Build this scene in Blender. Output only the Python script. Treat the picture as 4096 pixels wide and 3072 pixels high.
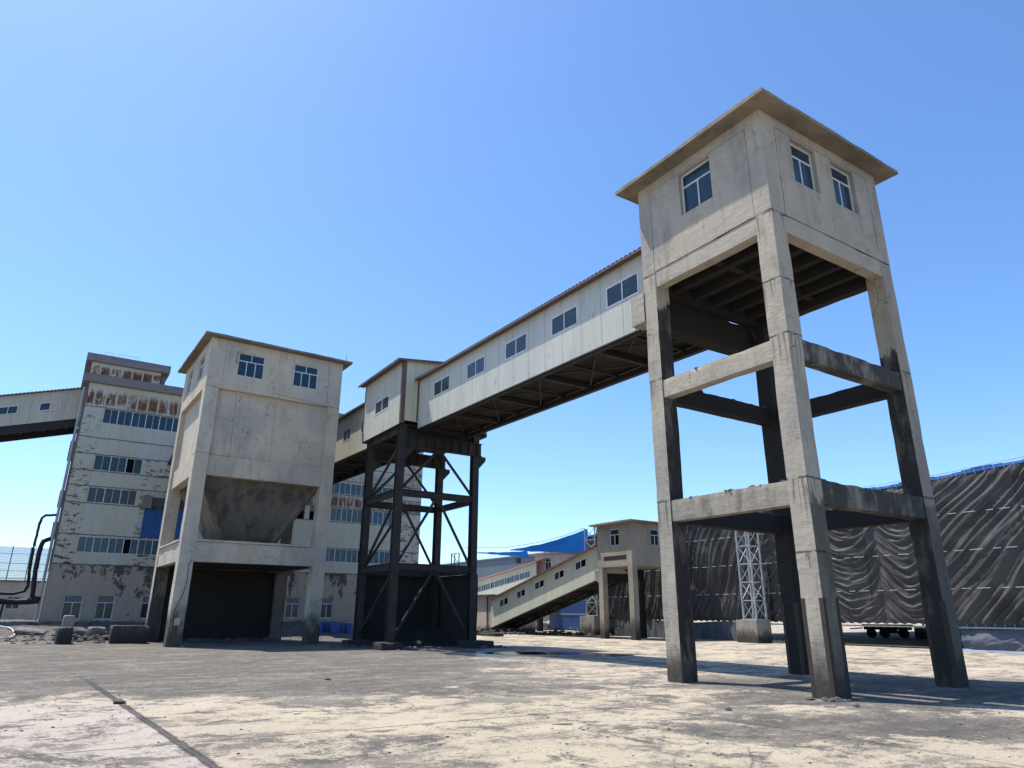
import bpy, bmesh, math, random
from math import sin, cos, pi, radians, sqrt, floor
from mathutils import Vector, Matrix, noise as mnoise
random.seed(7)
scene = bpy.context.scene
for o in list(bpy.data.objects): bpy.data.objects.remove(o)
col = scene.collection

# ------------------------------------------------------------------ camera
cd = bpy.data.cameras.new('camera'); cam = bpy.data.objects.new('camera', cd); col.objects.link(cam)
cd.sensor_width = 36.0; cd.lens = 36.0*2752.36/4096; cd.clip_end = 3000; cd.clip_start = 0.05
PI_, RO_, YA_ = radians(18.4698), radians(0.3193), radians(0.2024)
def _tosite(w):
    a = radians(56.7)+YA_
    return Vector((w[0]*sin(a)+w[1]*cos(a), -w[0]*cos(a)+w[1]*sin(a), w[2]))
_F = Vector((0, cos(PI_), sin(PI_))); _U = Vector((0, -sin(PI_), cos(PI_))); _R = Vector((1, 0, 0))
_R2 = _R*cos(RO_)+_U*sin(RO_); _U2 = -_R*sin(RO_)+_U*cos(RO_)
r_, u_, f_ = _tosite(_R2), _tosite(_U2), _tosite(_F)
cam.matrix_world = Matrix(((r_.x, u_.x, -f_.x, 0), (r_.y, u_.y, -f_.y, 0), (r_.z, u_.z, -f_.z, 1.6), (0, 0, 0, 1)))
scene.camera = cam

# ------------------------------------------------------------------ light
SUN = Vector((-0.57, 1.03, 2.60)).normalized()
elev = math.asin(SUN.z)
w = bpy.data.worlds.new('World'); scene.world = w; w.use_nodes = True
nt = w.node_tree; nt.nodes.clear()
sky = nt.nodes.new('ShaderNodeTexSky'); sky.sky_type = 'NISHITA'; sky.sun_disc = False
sky.sun_elevation = elev; sky.sun_rotation = math.atan2(SUN.x, SUN.y)
sky.altitude = 600; sky.air_density = 1.0; sky.dust_density = 1.0; sky.ozone_density = 6.0
hs = nt.nodes.new('ShaderNodeHueSaturation'); hs.inputs['Saturation'].default_value = 1.1
bg = nt.nodes.new('ShaderNodeBackground'); bg.inputs[1].default_value = 0.15
wo = nt.nodes.new('ShaderNodeOutputWorld')
nt.links.new(sky.outputs[0], hs.inputs['Color']); nt.links.new(hs.outputs[0], bg.inputs[0]); nt.links.new(bg.outputs[0], wo.inputs[0])
sl = bpy.data.lights.new('sun', 'SUN'); sl.energy = 4.4; sl.angle = radians(0.53); sl.color = (1, 0.945, 0.86)
so = bpy.data.objects.new('sun', sl); col.objects.link(so)
so.rotation_euler = SUN.to_track_quat('Z', 'Y').to_euler(); so.location = (0, 0, 60)
scene.view_settings.view_transform = 'Standard'; scene.view_settings.look = 'None'
scene.view_settings.exposure = 0.72; scene.view_settings.gamma = 1.0
scene.cycles.max_bounces = 6

# ------------------------------------------------------------------ node shorthand
class V:
    """a socket that can be combined with + - * / and helper calls"""
    def __init__(s, t, k): s.t = t; s.k = k
    def _m(s, op, o=None, o2=None, clamp=False):
        n = s.t.nodes.new('ShaderNodeMath'); n.operation = op; n.use_clamp = clamp
        s.t.links.new(s.k, n.inputs[0])
        for i, q in ((1, o), (2, o2)):
            if q is None: continue
            if isinstance(q, V): s.t.links.new(q.k, n.inputs[i])
            else: n.inputs[i].default_value = q
        return V(s.t, n.outputs[0])
    def __add__(s, o): return s._m('ADD', o)
    __radd__ = __add__
    def __sub__(s, o): return s._m('SUBTRACT', o)
    def __rsub__(s, o): return (s*-1)+o
    def __mul__(s, o): return s._m('MULTIPLY', o)
    __rmul__ = __mul__
    def __truediv__(s, o): return s._m('DIVIDE', o)
    def gt(s, o): return s._m('GREATER_THAN', o)
    def lt(s, o): return s._m('LESS_THAN', o)
    def max(s, o): return s._m('MAXIMUM', o)
    def min(s, o): return s._m('MINIMUM', o)
    def abs(s): return s._m('ABSOLUTE')
    def fract(s): return s._m('FRACT')
    def floor(s): return s._m('FLOOR')
    def sin(s): return s._m('SINE')
    def pow(s, o): return s._m('POWER', o)
    def clamp(s): return s._m('ADD', 0.0, clamp=True)
    def ramp(s, a, b):
        n = s.t.nodes.new('ShaderNodeMapRange'); n.interpolation_type = 'SMOOTHSTEP'
        s.t.links.new(s.k, n.inputs[0])
        if a < b: n.inputs[1].default_value = a; n.inputs[2].default_value = b; n.inputs[3].default_value = 0; n.inputs[4].default_value = 1
        else: n.inputs[1].default_value = b; n.inputs[2].default_value = a; n.inputs[3].default_value = 1; n.inputs[4].default_value = 0
        return V(s.t, n.outputs[0])
class M:
    def __init__(s, name):
        s.m = bpy.data.materials.new(name); s.m.use_nodes = True; s.t = s.m.node_tree
        s.t.nodes.clear(); s.b = s.t.nodes.new('ShaderNodeBsdfPrincipled'); o = s.t.nodes.new('ShaderNodeOutputMaterial')
        s.t.links.new(s.b.outputs[0], o.inputs[0])
        g = s.t.nodes.new('ShaderNodeNewGeometry'); s.P = g.outputs['Position']; s.N = g.outputs['True Normal']
        sp = s.t.nodes.new('ShaderNodeSeparateXYZ'); s.t.links.new(s.P, sp.inputs[0])
        s.x, s.y, s.z = [V(s.t, sp.outputs[i]) for i in range(3)]
        sn = s.t.nodes.new('ShaderNodeSeparateXYZ'); s.t.links.new(s.N, sn.inputs[0])
        s.nx, s.ny, s.nz = [V(s.t, sn.outputs[i]) for i in range(3)]
        s.bumps = []
    def vec(s, sx=1, sy=1, sz=1, off=(0, 0, 0)):
        n = s.t.nodes.new('ShaderNodeMapping'); s.t.links.new(s.P, n.inputs[0]); n.inputs['Scale'].default_value = (sx, sy, sz); n.inputs['Location'].default_value = off
        return n.outputs[0]
    def noise(s, scale, detail=4, rough=0.55, st=(1, 1, 1), off=(0, 0, 0), dist=0):
        n = s.t.nodes.new('ShaderNodeTexNoise'); n.inputs['Scale'].default_value = scale; n.inputs['Detail'].default_value = detail
        n.inputs['Roughness'].default_value = rough; n.inputs['Distortion'].default_value = dist
        s.t.links.new(s.vec(*st, off=off), n.inputs['Vector']); return V(s.t, n.outputs[0])
    def voro(s, scale, st=(1, 1, 1), feat='DISTANCE_TO_EDGE', off=(0, 0, 0), warp=0):
        n = s.t.nodes.new('ShaderNodeTexVoronoi'); n.feature = feat; n.inputs['Scale'].default_value = scale
        v = s.vec(*st, off=off)
        if warp:
            q = s.t.nodes.new('ShaderNodeTexNoise'); q.inputs['Scale'].default_value = scale*1.7; q.inputs['Detail'].default_value = 5
            s.t.links.new(v, q.inputs['Vector']); a = s.t.nodes.new('ShaderNodeVectorMath'); a.operation = 'SCALE'; a.inputs[3].default_value = warp
            s.t.links.new(q.outputs[1], a.inputs[0]); b = s.t.nodes.new('ShaderNodeVectorMath'); s.t.links.new(v, b.inputs[0]); s.t.links.new(a.outputs[0], b.inputs[1]); v = b.outputs[0]
        s.t.links.new(v, n.inputs['Vector']); return V(s.t, n.outputs['Distance'])
    def mix(s, f, a, b):
        n = s.t.nodes.new('ShaderNodeMix'); n.data_type = 'RGBA'; n.clamp_factor = True
        for i, q in ((0, f), (6, a), (7, b)):
            if isinstance(q, V): s.t.links.new(q.k, n.inputs[i])
            elif isinstance(q, (int, float)): n.inputs[i].default_value = q
            elif isinstance(q, (tuple, list)): n.inputs[i].default_value = (*q, 1)
            else: s.t.links.new(q, n.inputs[i])
        return n.outputs[2]
    def scale(s, c, f):   # colour times a value
        n = s.t.nodes.new('ShaderNodeVectorMath'); n.operation = 'SCALE'
        if isinstance(c, tuple): n.inputs[0].default_value = c
        else: s.t.links.new(c, n.inputs[0])
        if isinstance(f, V): s.t.links.new(f.k, n.inputs[3])
        else: n.inputs[3].default_value = f
        return n.outputs[0]
    def out(s, c, rough=0.85, bump=None, bstr=0.3, bdist=0.02, metal=0, spec=0.3):
        if isinstance(c, tuple): s.b.inputs['Base Color'].default_value = (*c, 1)
        else: s.t.links.new(c, s.b.inputs['Base Color'])
        if isinstance(rough, V): s.t.links.new(rough.k, s.b.inputs['Roughness'])
        else: s.b.inputs['Roughness'].default_value = rough
        s.b.inputs['Metallic'].default_value = metal; s.b.inputs['Specular IOR Level'].default_value = spec
        if bump is not None:
            n = s.t.nodes.new('ShaderNodeBump'); n.inputs['Strength'].default_value = bstr; n.inputs['Distance'].default_value = bdist
            s.t.links.new(bump.k, n.inputs['Height']); s.t.links.new(n.outputs[0], s.b.inputs['Normal'])
        return s.m

# ------------------------------------------------------------------ materials
def concrete(name, base, coal=0.0, low=None, streak=0.35, cracks=0.5, holes=0.0, patch=0.0, coat=0.0, joints=(), faces=()):
    """cast concrete: board marks, hairline cracks, drips, coal dirt (coal: overall, low: dirt up to that height)"""
    m = M(name)
    big = m.noise(0.55, 5, 0.6); fine = m.noise(9, 6, 0.65); grit = m.noise(60, 3, 0.7)
    st = m.noise(5.5, 4, 0.7, st=(1, 1, 0.09)); st2 = m.noise(1.3, 5, 0.6, st=(1, 1, 0.25))
    boards = ((m.z*1/0.62+fine*0.05).fract()-0.5).abs()
    bl = boards.ramp(0.485, 0.5)*(m.noise(1.1, 2).ramp(0.46, 0.62))
    k = (big*0.34+fine*0.16+grit*0.14+0.68)
    c = m.scale(base, k)
    c = m.mix(st2.ramp(0.48, 0.70)*streak, c, tuple(q*0.55 for q in base))
    c = m.mix(st.ramp(0.55, 0.72)*streak*0.9, c, tuple(q*0.5 for q in base))
    c = m.mix(m.noise(0.9, 8, 0.75, off=(8, 3, 3)).ramp(0.50, 0.60)*0.30, c, tuple(min(0.6, q*1.22) for q in base))
    lg = m.noise(0.33, 6, 0.62, off=(17, 4, 2))
    c = m.mix(lg.ramp(0.46, 0.62)*0.38, c, m.scale((0.62, 0.62, 0.62), sum(base)/3))
    c = m.mix(m.noise(1.7, 7, 0.7, st=(1, 1, 0.5), off=(2, 12, 7)).ramp(0.54, 0.66)*0.34, c, tuple(q*0.5 for q in base))
    c = m.mix(bl*0.32, c, tuple(q*0.45 for q in base))
    cr = m.voro(0.75, warp=0.5).ramp(0.006, 0.0)*m.noise(0.5, 2, off=(3, 1, 2)).ramp(0.5, 0.6)
    cr2 = m.voro(3.2, st=(1, 1, 1.6), warp=0.3).ramp(0.012, 0.0)*m.noise(0.7, 2, off=(9, 1, 5)).ramp(0.52, 0.62)
    crk = (cr+cr2*0.7).clamp()
    c = m.mix(crk*cracks, c, tuple(q*0.22 for q in base))
    if holes:
        h = m.voro(1.45, feat='F1', off=(2, 2, 2)).ramp(0.10, 0.05); c = m.mix(h*holes, c, tuple(q*0.25 for q in base))
    for q in joints:      # day joints with drips running down from them
        wob = (m.noise(5, 5, 0.7)-0.5)*0.10
        jl_ = (m.z-q+wob).abs().ramp(0.035, 0.012)*m.noise(3, 3).ramp(0.35, 0.5)
        dr = m.noise(13, 3, 0.6, st=(1, 1, 0.05), off=(q, 0, 0)).ramp(0.53, 0.60)*(m.z-q).ramp(-1.3+q*0.02, -0.1)*(m.z-q).lt(0.0)
        c = m.mix((jl_*0.85).max(dr*0.62), c, tuple(t*0.16 for t in base))
    spal = m.noise(2.4, 7, 0.72, off=(5, 5, 5)).ramp(0.63, 0.68)*m.noise(0.45, 1, off=(1, 7, 1)).ramp(0.45, 0.6)
    c = m.mix(spal*(0.40+patch), c, tuple(q*0.42 for q in base))
    if coal or low or faces:
        dn = m.noise(1.5, 7, 0.68, st=(1, 1, 0.45), off=(4, 0, 8))
        d = dn.ramp(0.62-0.5*coal, 0.76-0.42*coal)*min(1.0, coal*1.6) if coal else None
        if low:
            l = ((m.z*-1+low)/low + (dn-0.5)*1.5).ramp(0.05, 0.75)*0.88
            d = l if d is None else d.max(l)
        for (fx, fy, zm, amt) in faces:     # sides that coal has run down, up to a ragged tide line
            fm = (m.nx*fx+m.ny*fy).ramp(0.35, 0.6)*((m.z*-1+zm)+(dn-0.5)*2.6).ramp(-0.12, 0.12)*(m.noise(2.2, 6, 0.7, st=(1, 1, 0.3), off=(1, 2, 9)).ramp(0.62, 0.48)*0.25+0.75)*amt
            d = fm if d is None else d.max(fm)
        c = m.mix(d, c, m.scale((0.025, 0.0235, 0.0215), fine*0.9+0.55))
    hgt = fine*0.55+grit*0.25+big*0.8-crk*0.9-spal*0.8+bl*0.3+m.noise(3.2, 3, 0.5, st=(1, 1, 2.2))*0.9
    return m.out(c, rough=0.9, bump=hgt, bstr=0.55, bdist=0.03, spec=0.25)
CT = (0.40, 0.352, 0.275)
MAT = {}
MAT['tower'] = concrete('tower_concrete', CT, coal=0.0, streak=0.45, cracks=0.8, patch=0.25)
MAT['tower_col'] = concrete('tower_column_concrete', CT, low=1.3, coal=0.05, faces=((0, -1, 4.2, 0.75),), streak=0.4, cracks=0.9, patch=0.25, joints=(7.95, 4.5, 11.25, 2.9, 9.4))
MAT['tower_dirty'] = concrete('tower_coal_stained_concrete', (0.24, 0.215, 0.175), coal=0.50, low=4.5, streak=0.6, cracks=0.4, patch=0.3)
MAT['tower_black'] = concrete('tower_stain_and_shade_concrete', (0.042, 0.038, 0.033), coal=0.80, low=7.0, streak=0.5, cracks=0.3)  # coal stain, with base colour lowered further to paint in deep shade
MAT['tower_beam_mottled'] = concrete('tower_mottled_concrete', (0.34, 0.30, 0.235), coal=0.27, streak=0.7, cracks=0.5, patch=0.3)  # lower beam, mottled darker in patches
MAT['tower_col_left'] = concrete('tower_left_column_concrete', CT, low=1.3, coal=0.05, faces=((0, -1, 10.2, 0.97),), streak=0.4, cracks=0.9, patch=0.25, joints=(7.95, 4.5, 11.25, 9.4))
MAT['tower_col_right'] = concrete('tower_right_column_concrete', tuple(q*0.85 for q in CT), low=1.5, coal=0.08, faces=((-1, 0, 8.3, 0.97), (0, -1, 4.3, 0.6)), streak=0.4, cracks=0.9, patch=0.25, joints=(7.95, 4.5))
MAT['silo'] = concrete('silo_concrete', (0.56, 0.475, 0.36), streak=0.46, cracks=0.8, holes=0.8)
MAT['silo_col'] = concrete('silo_column_concrete', (0.56, 0.48, 0.37), low=2.3, streak=0.3, cracks=0.6, holes=0.35)
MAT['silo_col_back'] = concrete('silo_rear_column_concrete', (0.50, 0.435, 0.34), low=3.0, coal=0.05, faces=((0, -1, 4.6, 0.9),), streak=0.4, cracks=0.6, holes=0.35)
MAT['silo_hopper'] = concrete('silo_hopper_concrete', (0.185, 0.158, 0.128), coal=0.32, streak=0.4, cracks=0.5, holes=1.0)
MAT['coal_wall'] = concrete('coal_blackened_wall', (0.028, 0.027, 0.026), coal=0.4, streak=0.3, cracks=0.2)
MAT['small_tower'] = concrete('small_tower_concrete', (0.31, 0.272, 0.215), low=1.9, coal=0.16, streak=0.4, cracks=0.7, patch=0.4)
MAT['block'] = concrete('block_concrete', (0.30, 0.28, 0.25), coal=0.2, low=1.0, streak=0.4, cracks=0.4, patch=0.4)
MAT['block_dark'] = concrete('block_black_concrete', (0.15, 0.145, 0.14), coal=0.5, low=1.5, streak=0.4, cracks=0.3, patch=0.4)
MAT['render'] = None

def panel_metal(name, base, axis='y', pitch=1.12, rib=0.0, dirt=0.3, rust=0.0, rough=0.45):
    m = M(name); u = m.y if axis == 'y' else m.x
    seam = ((u/pitch).fract()-0.5).abs().ramp(0.485, 0.497)
    idx = (u/pitch+0.5).floor()
    tone = ((idx*12.9898).sin()*43758.5).fract()
    streak = m.noise(7, 5, 0.7, st=(1, 1, 0.07)); big = m.noise(0.6, 4); fine = m.noise(20, 3)
    c = m.scale(base, tone*0.10+big*0.16+fine*0.05+0.80)
    c = m.mix(streak.ramp(0.5, 0.75)*dirt, c, tuple(q*0.6 for q in base))
    c = m.mix(m.noise(1.5, 6, 0.7, off=(3, 3, 3)).ramp(0.6, 0.75)*dirt*0.9, c, tuple(q*0.5 for q in base))
    if rust:
        r = m.noise(3.0, 6, 0.75, st=(1, 1, 0.35), off=(7, 2, 1)).ramp(0.66, 0.72)*m.noise(0.8, 2).ramp(0.45, 0.6)
        c = m.mix(r*rust, c, m.mix(fine, (0.16, 0.06, 0.02), (0.32, 0.14, 0.05)))
    c = m.mix(m.noise(11, 4, 0.7, st=(1, 1, 0.04), off=(4, 4, 4)).ramp(0.52, 0.66)*dirt*0.8, c, tuple(q*0.62 for q in base))
    c = m.mix((m.noise(2.1, 7, 0.75, st=(1, 1, 0.4), off=(14, 4, 4)).ramp(0.60, 0.66))*dirt*0.8, c, (0.14, 0.12, 0.09))
    c = m.mix(seam*0.8, c, tuple(q*0.15 for q in base))
    ribs = (u*(2*pi/0.085)).sin()*0.12
    hgt = seam*-1.0+m.noise(1.4, 2, 0.5)*0.9+ribs+m.noise(4, 3)*0.25
    return m.out(c, rough=rough, bump=hgt, bstr=0.35, bdist=0.03, spec=0.4)
MAT['panel'] = panel_metal('gallery_panel', (0.52, 0.51, 0.425), dirt=0.5)
MAT['panel_x'] = panel_metal('gallery_panel_end', (0.56, 0.54, 0.40), axis='x', pitch=0.8, rust=0.8)
MAT['panel_warm'] = panel_metal('warm_gallery_panel', (0.50, 0.46, 0.37), axis='x', pitch=1.0)
MAT['panel_small'] = panel_metal('low_gallery_panel', (0.52, 0.53, 0.42), pitch=0.9, dirt=0.35)
MAT['grey_sheet'] = panel_metal('grey_shed_sheet', (0.10, 0.13, 0.17), pitch=3.0, dirt=0.2)
MAT['blue_sheet'] = panel_metal('blue_shed_sheet', (0.02, 0.06, 0.20), pitch=2.0, dirt=0.5)
MAT['pale_blue_sheet'] = panel_metal('pale_blue_sheet', (0.30, 0.42, 0.50), pitch=1.2, dirt=0.3)

def plain(name, base, rough=0.6, metal=0, var=0.35, dirt=0.0, sc=3.0, spec=0.4, bstr=0.2):
    m = M(name); n = m.noise(sc, 6, 0.65); f = m.noise(sc*9, 3)
    c = m.scale(base, n*var+f*var*0.5+1-var*0.75)
    if dirt: c = m.mix(m.noise(sc*0.6, 7, 0.72, off=(3, 8, 1)).ramp(0.5, 0.68)*dirt, c, tuple(min(0.035, q*0.55) for q in base))
    return m.out(c, rough=rough, bump=n*0.5+f*0.3, bstr=bstr, bdist=0.02, metal=metal, spec=spec)
MAT['trim'] = plain('brown_trim', (0.13, 0.085, 0.075), 0.55, dirt=0.3)
MAT['roof_sheet'] = plain('brown_roof_sheet', (0.14, 0.085, 0.075), 0.6, dirt=0.5)
MAT['red_roof'] = plain('red_roof_sheet', (0.22, 0.055, 0.035), 0.6, dirt=0.3)
MAT['orange_roof'] = plain('orange_roof_sheet', (0.62, 0.30, 0.20), 0.6, dirt=0.15)
MAT['roof_conc'] = concrete('roof_slab_concrete', (0.24, 0.20, 0.145), streak=0.8, cracks=0.5, patch=0.5)
MAT['alu'] = plain('white_window_frame', (0.62, 0.64, 0.66), 0.4, var=0.15, dirt=0.25, spec=0.5)
MAT['black_metal'] = plain('coal_black_steel', (0.020, 0.019, 0.018), 0.7, dirt=0.3)
m = M('rusty_dark_steel'); n1 = m.noise(1.6, 6, 0.7); n2 = m.noise(22, 4)
c = m.mix(n1.ramp(0.46, 0.66)*0.75, m.scale((0.026, 0.026, 0.026), n2*0.8+0.6), m.scale((0.062, 0.042, 0.028), n2*0.9+0.5))
MAT['steel'] = m.out(c, rough=0.7, bump=n2, bstr=0.25, bdist=0.01)
MAT['galv'] = plain('pale_grey_lattice_paint', (0.36, 0.40, 0.42), 0.45, var=0.2, dirt=0.25)
MAT['under'] = plain('dusty_shade_dark_underside', (0.022, 0.019, 0.016), 0.9, var=0.5, dirt=0.6, sc=1.5)  # dirty sheet, its colour darkened to stand for the shade underneath
MAT['rubber'] = plain('black_rubber', (0.02, 0.02, 0.02), 0.8)
MAT['void'] = plain('unlit_interior', (0.012, 0.012, 0.014), 0.95, spec=0.0)
MAT['infill'] = plain('grey_infill_board', (0.17, 0.165, 0.16), 0.8, dirt=0.25)
MAT['blue_drum'] = plain('blue_plastic_drum', (0.02, 0.08, 0.28), 0.4, dirt=0.25)
MAT['hose'] = plain('pale_hose', (0.55, 0.52, 0.46), 0.6, dirt=0.2)
MAT['beige_wall'] = concrete('beige_rendered_wall', (0.55, 0.47, 0.38), streak=0.3, cracks=0.3)
MAT['house_wall'] = concrete('pinkish_rendered_wall', (0.50, 0.42, 0.36), streak=0.4, cracks=0.3, low=0.8)
MAT['paper'] = plain('pale_litter', (0.6, 0.58, 0.54), 0.8)
MAT['wood'] = plain('weathered_timber', (0.40, 0.33, 0.24), 0.8, dirt=0.1)
MAT['rust_angle'] = plain('rusted_angle_iron', (0.05, 0.036, 0.026), 0.8, var=0.7, dirt=0.95, sc=1.6)
MAT['rock'] = plain('coal_rock', (0.075, 0.073, 0.072), 0.9, var=0.8, sc=8, bstr=0.6)
MAT['pale_rock'] = plain('pale_rubble', (0.30, 0.28, 0.26), 0.9, var=0.8, sc=8, bstr=0.6, dirt=0.5)
def glass(name, base, rough, var=0.0):
    m = M(name); n = m.noise(0.9, 3); f = m.noise(3, 5, 0.7)
    c = m.mix(f.ramp(0.4, 0.75)*0.5, m.scale(base, n*0.8+0.6), tuple(q*1.8+0.02 for q in base))
    return m.out(c, rough=f*0.25+rough, bump=n*0.6, bstr=0.25, bdist=0.05, spec=0.42)
MAT['glass'] = glass('blue_tinted_glass', (0.010, 0.030, 0.048), 0.04)
MAT['glass_grey'] = glass('dusty_grey_glass', (0.022, 0.032, 0.038), 0.08)
MAT['glass_teal'] = glass('teal_dusty_glass', (0.035, 0.075, 0.10), 0.15)
MAT['net_fence'] = None

# tarpaulin
def tarp_mat(name, base, rough=0.62, dusty=(0.13, 0.125, 0.12)):
    m = M(name); n = m.noise(0.5, 4); f = m.noise(7, 6, 0.7); wv = m.noise(3.5, 4, 0.6, st=(1, 1, 1))
    c = m.mix(n.ramp(0.35, 0.7)*0.6, m.scale(base, f*0.5+0.75), dusty)
    return m.out(c, rough=rough, bump=wv*0.8+f*0.25, bstr=0.35, bdist=0.04, spec=0.35)
MAT['tarp'] = tarp_mat('black_tarpaulin', (0.036, 0.036, 0.037), dusty=(0.080, 0.079, 0.079))
MAT['tarp_skirt'] = tarp_mat('grey_blue_tarpaulin', (0.07, 0.08, 0.105), dusty=(0.13, 0.135, 0.15))
MAT['tarp_blue'] = tarp_mat('bright_blue_tarpaulin', (0.008, 0.13, 0.42), dusty=(0.01, 0.16, 0.46))
_t = MAT['tarp_blue'].node_tree; _tr = _t.nodes.new('ShaderNodeBsdfTranslucent'); _tr.inputs[0].default_value = (0.01, 0.22, 0.62, 1); _mx = _t.nodes.new('ShaderNodeMixShader'); _mx.inputs[0].default_value = 0.5
_pb = [q for q in _t.nodes if q.type == 'BSDF_PRINCIPLED'][0]; _oo = [q for q in _t.nodes if q.type == 'OUTPUT_MATERIAL'][0]
_t.links.new(_pb.outputs[0], _mx.inputs[1]); _t.links.new(_tr.outputs[0], _mx.inputs[2]); _t.links.new(_mx.outputs[0], _oo.inputs[0])
MAT['tarp_ground'] = tarp_mat('pale_blue_ground_sheet', (0.16, 0.24, 0.42), rough=0.3, dusty=(0.40, 0.44, 0.5))

# ground: pale worn concrete slabs under blown coal dust
m = M('worn_concrete_and_coal_dust')
big = m.noise(0.075, 5, 0.62, off=(31, 12, 0)); mid = m.noise(0.42, 12, 0.74, dist=0.5, off=(5, 9, 0)); sm = m.noise(2.6, 12, 0.80); grit = m.noise(16, 8, 0.82); tiny = m.noise(70, 3, 0.75)
spk = (grit.ramp(0.40, 0.60)); spk2 = sm.ramp(0.38, 0.62)
# stretched along the traffic direction
tr = m.noise(0.5, 12, 0.78, st=(0.6, 1.9, 1), off=(2, 2, 0))
d1 = m.x*0.835-m.y*0.549   # across the view
d2 = m.x*0.549+m.y*0.835   # away from the lens position, used only to lay the dusty lane across the yard
jl = m.x-1.48-(m.y*-1+17.45)*0.0506+(sm-0.5)*0.22      # long joint between two pours of slab
nd2 = d2+(mid-0.5)*6+(big-0.5)*6
lane_mask = nd2.ramp(12.5, 17.0)*nd2.ramp(50, 30)*(d1+(big-0.5)*12+(mid-0.5)*5).ramp(4.0, -4.0)
lane2 = ((d2+(mid-0.5)*2.4+d1*0.10-12.1).abs()).ramp(2.0, 0.5)*(d1+(mid-0.5)*3).ramp(1.8, 4.5)
lane3 = (d1+(mid-0.5)*2).ramp(3.0, 5.2)*nd2.ramp(13.0, 14.8)*nd2.ramp(23, 18)
far = d2.ramp(34, 46)*(m.x*-1+20).ramp(-1, 4)
cov = mid*0.55+tr*0.45+(sm-0.5)*0.40+(grit-0.5)*0.22
blobs = m.noise(0.9, 10, 0.72, off=(12, 5, 0), dist=0.8).ramp(0.50, 0.64)*0.11
thr = lane_mask*0.145+lane2*0.16+lane3*0.125+blobs+far*0.4
dust = (cov+thr+(grit-0.5)*0.45+(sm-0.5)*0.25+0.022).ramp(0.525, 0.59)
# thin soot everywhere, greyer patch around the tower's foot
beige = m.mix(big.ramp(0.35, 0.65), (0.50, 0.43, 0.31), (0.50, 0.425, 0.335))
beige = m.scale(beige, spk2*0.24+spk*0.32+tiny*0.5+0.20+m.noise(0.6, 8, 0.7, off=(3, 14, 0))*0.42)
pink = jl.ramp(0.03, -0.03)*(m.y+(mid-0.5)*4).ramp(17, 14.5)
beige = m.mix(pink, beige, m.scale((0.475, 0.41, 0.345), spk2*0.14+spk*0.14+tiny*0.3+0.66))
pit = m.voro(13, feat='F1', warp=0.3).ramp(0.26, 0.10)*sm.ramp(0.42, 0.58)
beige = m.mix(pit*0.45*(pink*-0.7+1), beige, (0.17, 0.155, 0.14))
coal = m.scale((0.080, 0.076, 0.070), spk2*0.3+spk*0.35+tiny*0.3+0.5)
coal = m.scale(coal, m.noise(0.7, 9, 0.7, st=(0.7, 1.5, 1), off=(9, 9, 0))*1.5+0.25)
coal = m.mix((tr*0.6+sm*0.4+(grit-0.5)*0.3).ramp(0.49, 0.57)*0.75, coal, m.scale((0.27, 0.24, 0.195), spk*0.6+0.6))
coal = m.mix(tiny.ramp(0.60, 0.72)*0.5, coal, (0.26, 0.25, 0.235))
coal = m.mix(mid.ramp(0.62, 0.75)*0.6, coal, (0.045, 0.045, 0.048))
coal = m.mix(far*0.75, coal, (0.07, 0.068, 0.07))
c = m.mix(dust*0.93, beige, coal)
c = m.mix((grit.ramp(0.50, 0.60)*sm.ramp(0.44, 0.56))*0.62*(pink*-0.55+1), c, (0.105, 0.10, 0.095))
# tyre marks curving across the slab
for (ax, ay, R_, w_, k_) in ((4.0, 22.0, 12.6, 0.16, 0.55), (4.0, 22.0, 14.3, 0.16, 0.5), (22.0, 4.0, 15.5, 0.14, 0.45), (22.0, 4.0, 17.2, 0.14, 0.4), (-6.0, 4.0, 14.4, 0.12, 0.4)):
    dd = (((m.x-ax)*(m.x-ax)+(m.y-ay)*(m.y-ay)).pow(0.5)-R_+(mid-0.5)*0.8).abs().ramp(w_, w_*0.35)
    c = m.mix(dd*(tr+(grit-0.5)*0.6).ramp(0.47, 0.60)*k_, c, (0.085, 0.08, 0.075))
# joint between the two slabs and the finer cracks
joint = (jl.abs()+(grit-0.5)*0.16+(sm-0.5)*0.08).ramp(0.065, 0.03)*m.y.ramp(24, 18)
j2 = (m.y-10.6+(sm-0.5)*0.10+m.x*0.03).abs().ramp(0.035, 0.01)*(m.x*-1+14).ramp(0, 3)
j3 = (m.x-9.6+(sm-0.5)*0.12).abs().ramp(0.04, 0.01)*m.y.ramp(24, 16)
joint = joint.max(j2*0.8).max(j3*0.6)
cr = m.voro(0.12, warp=1.1).ramp(0.0035, 0.0)*0.7*m.noise(0.3,2).ramp(0.40,0.5)
c = m.mix((joint+cr).clamp()*0.85, c, (0.06, 0.06, 0.06))
hgt = grit*0.5+sm*0.6+tiny*0.25-joint*0.8-pit*0.5*(dust*-1+1)
MAT['ground'] = m.out(c, rough=sm*-0.2+0.95, bump=hgt, bstr=0.9, bdist=0.05, spec=0.2)

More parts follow.
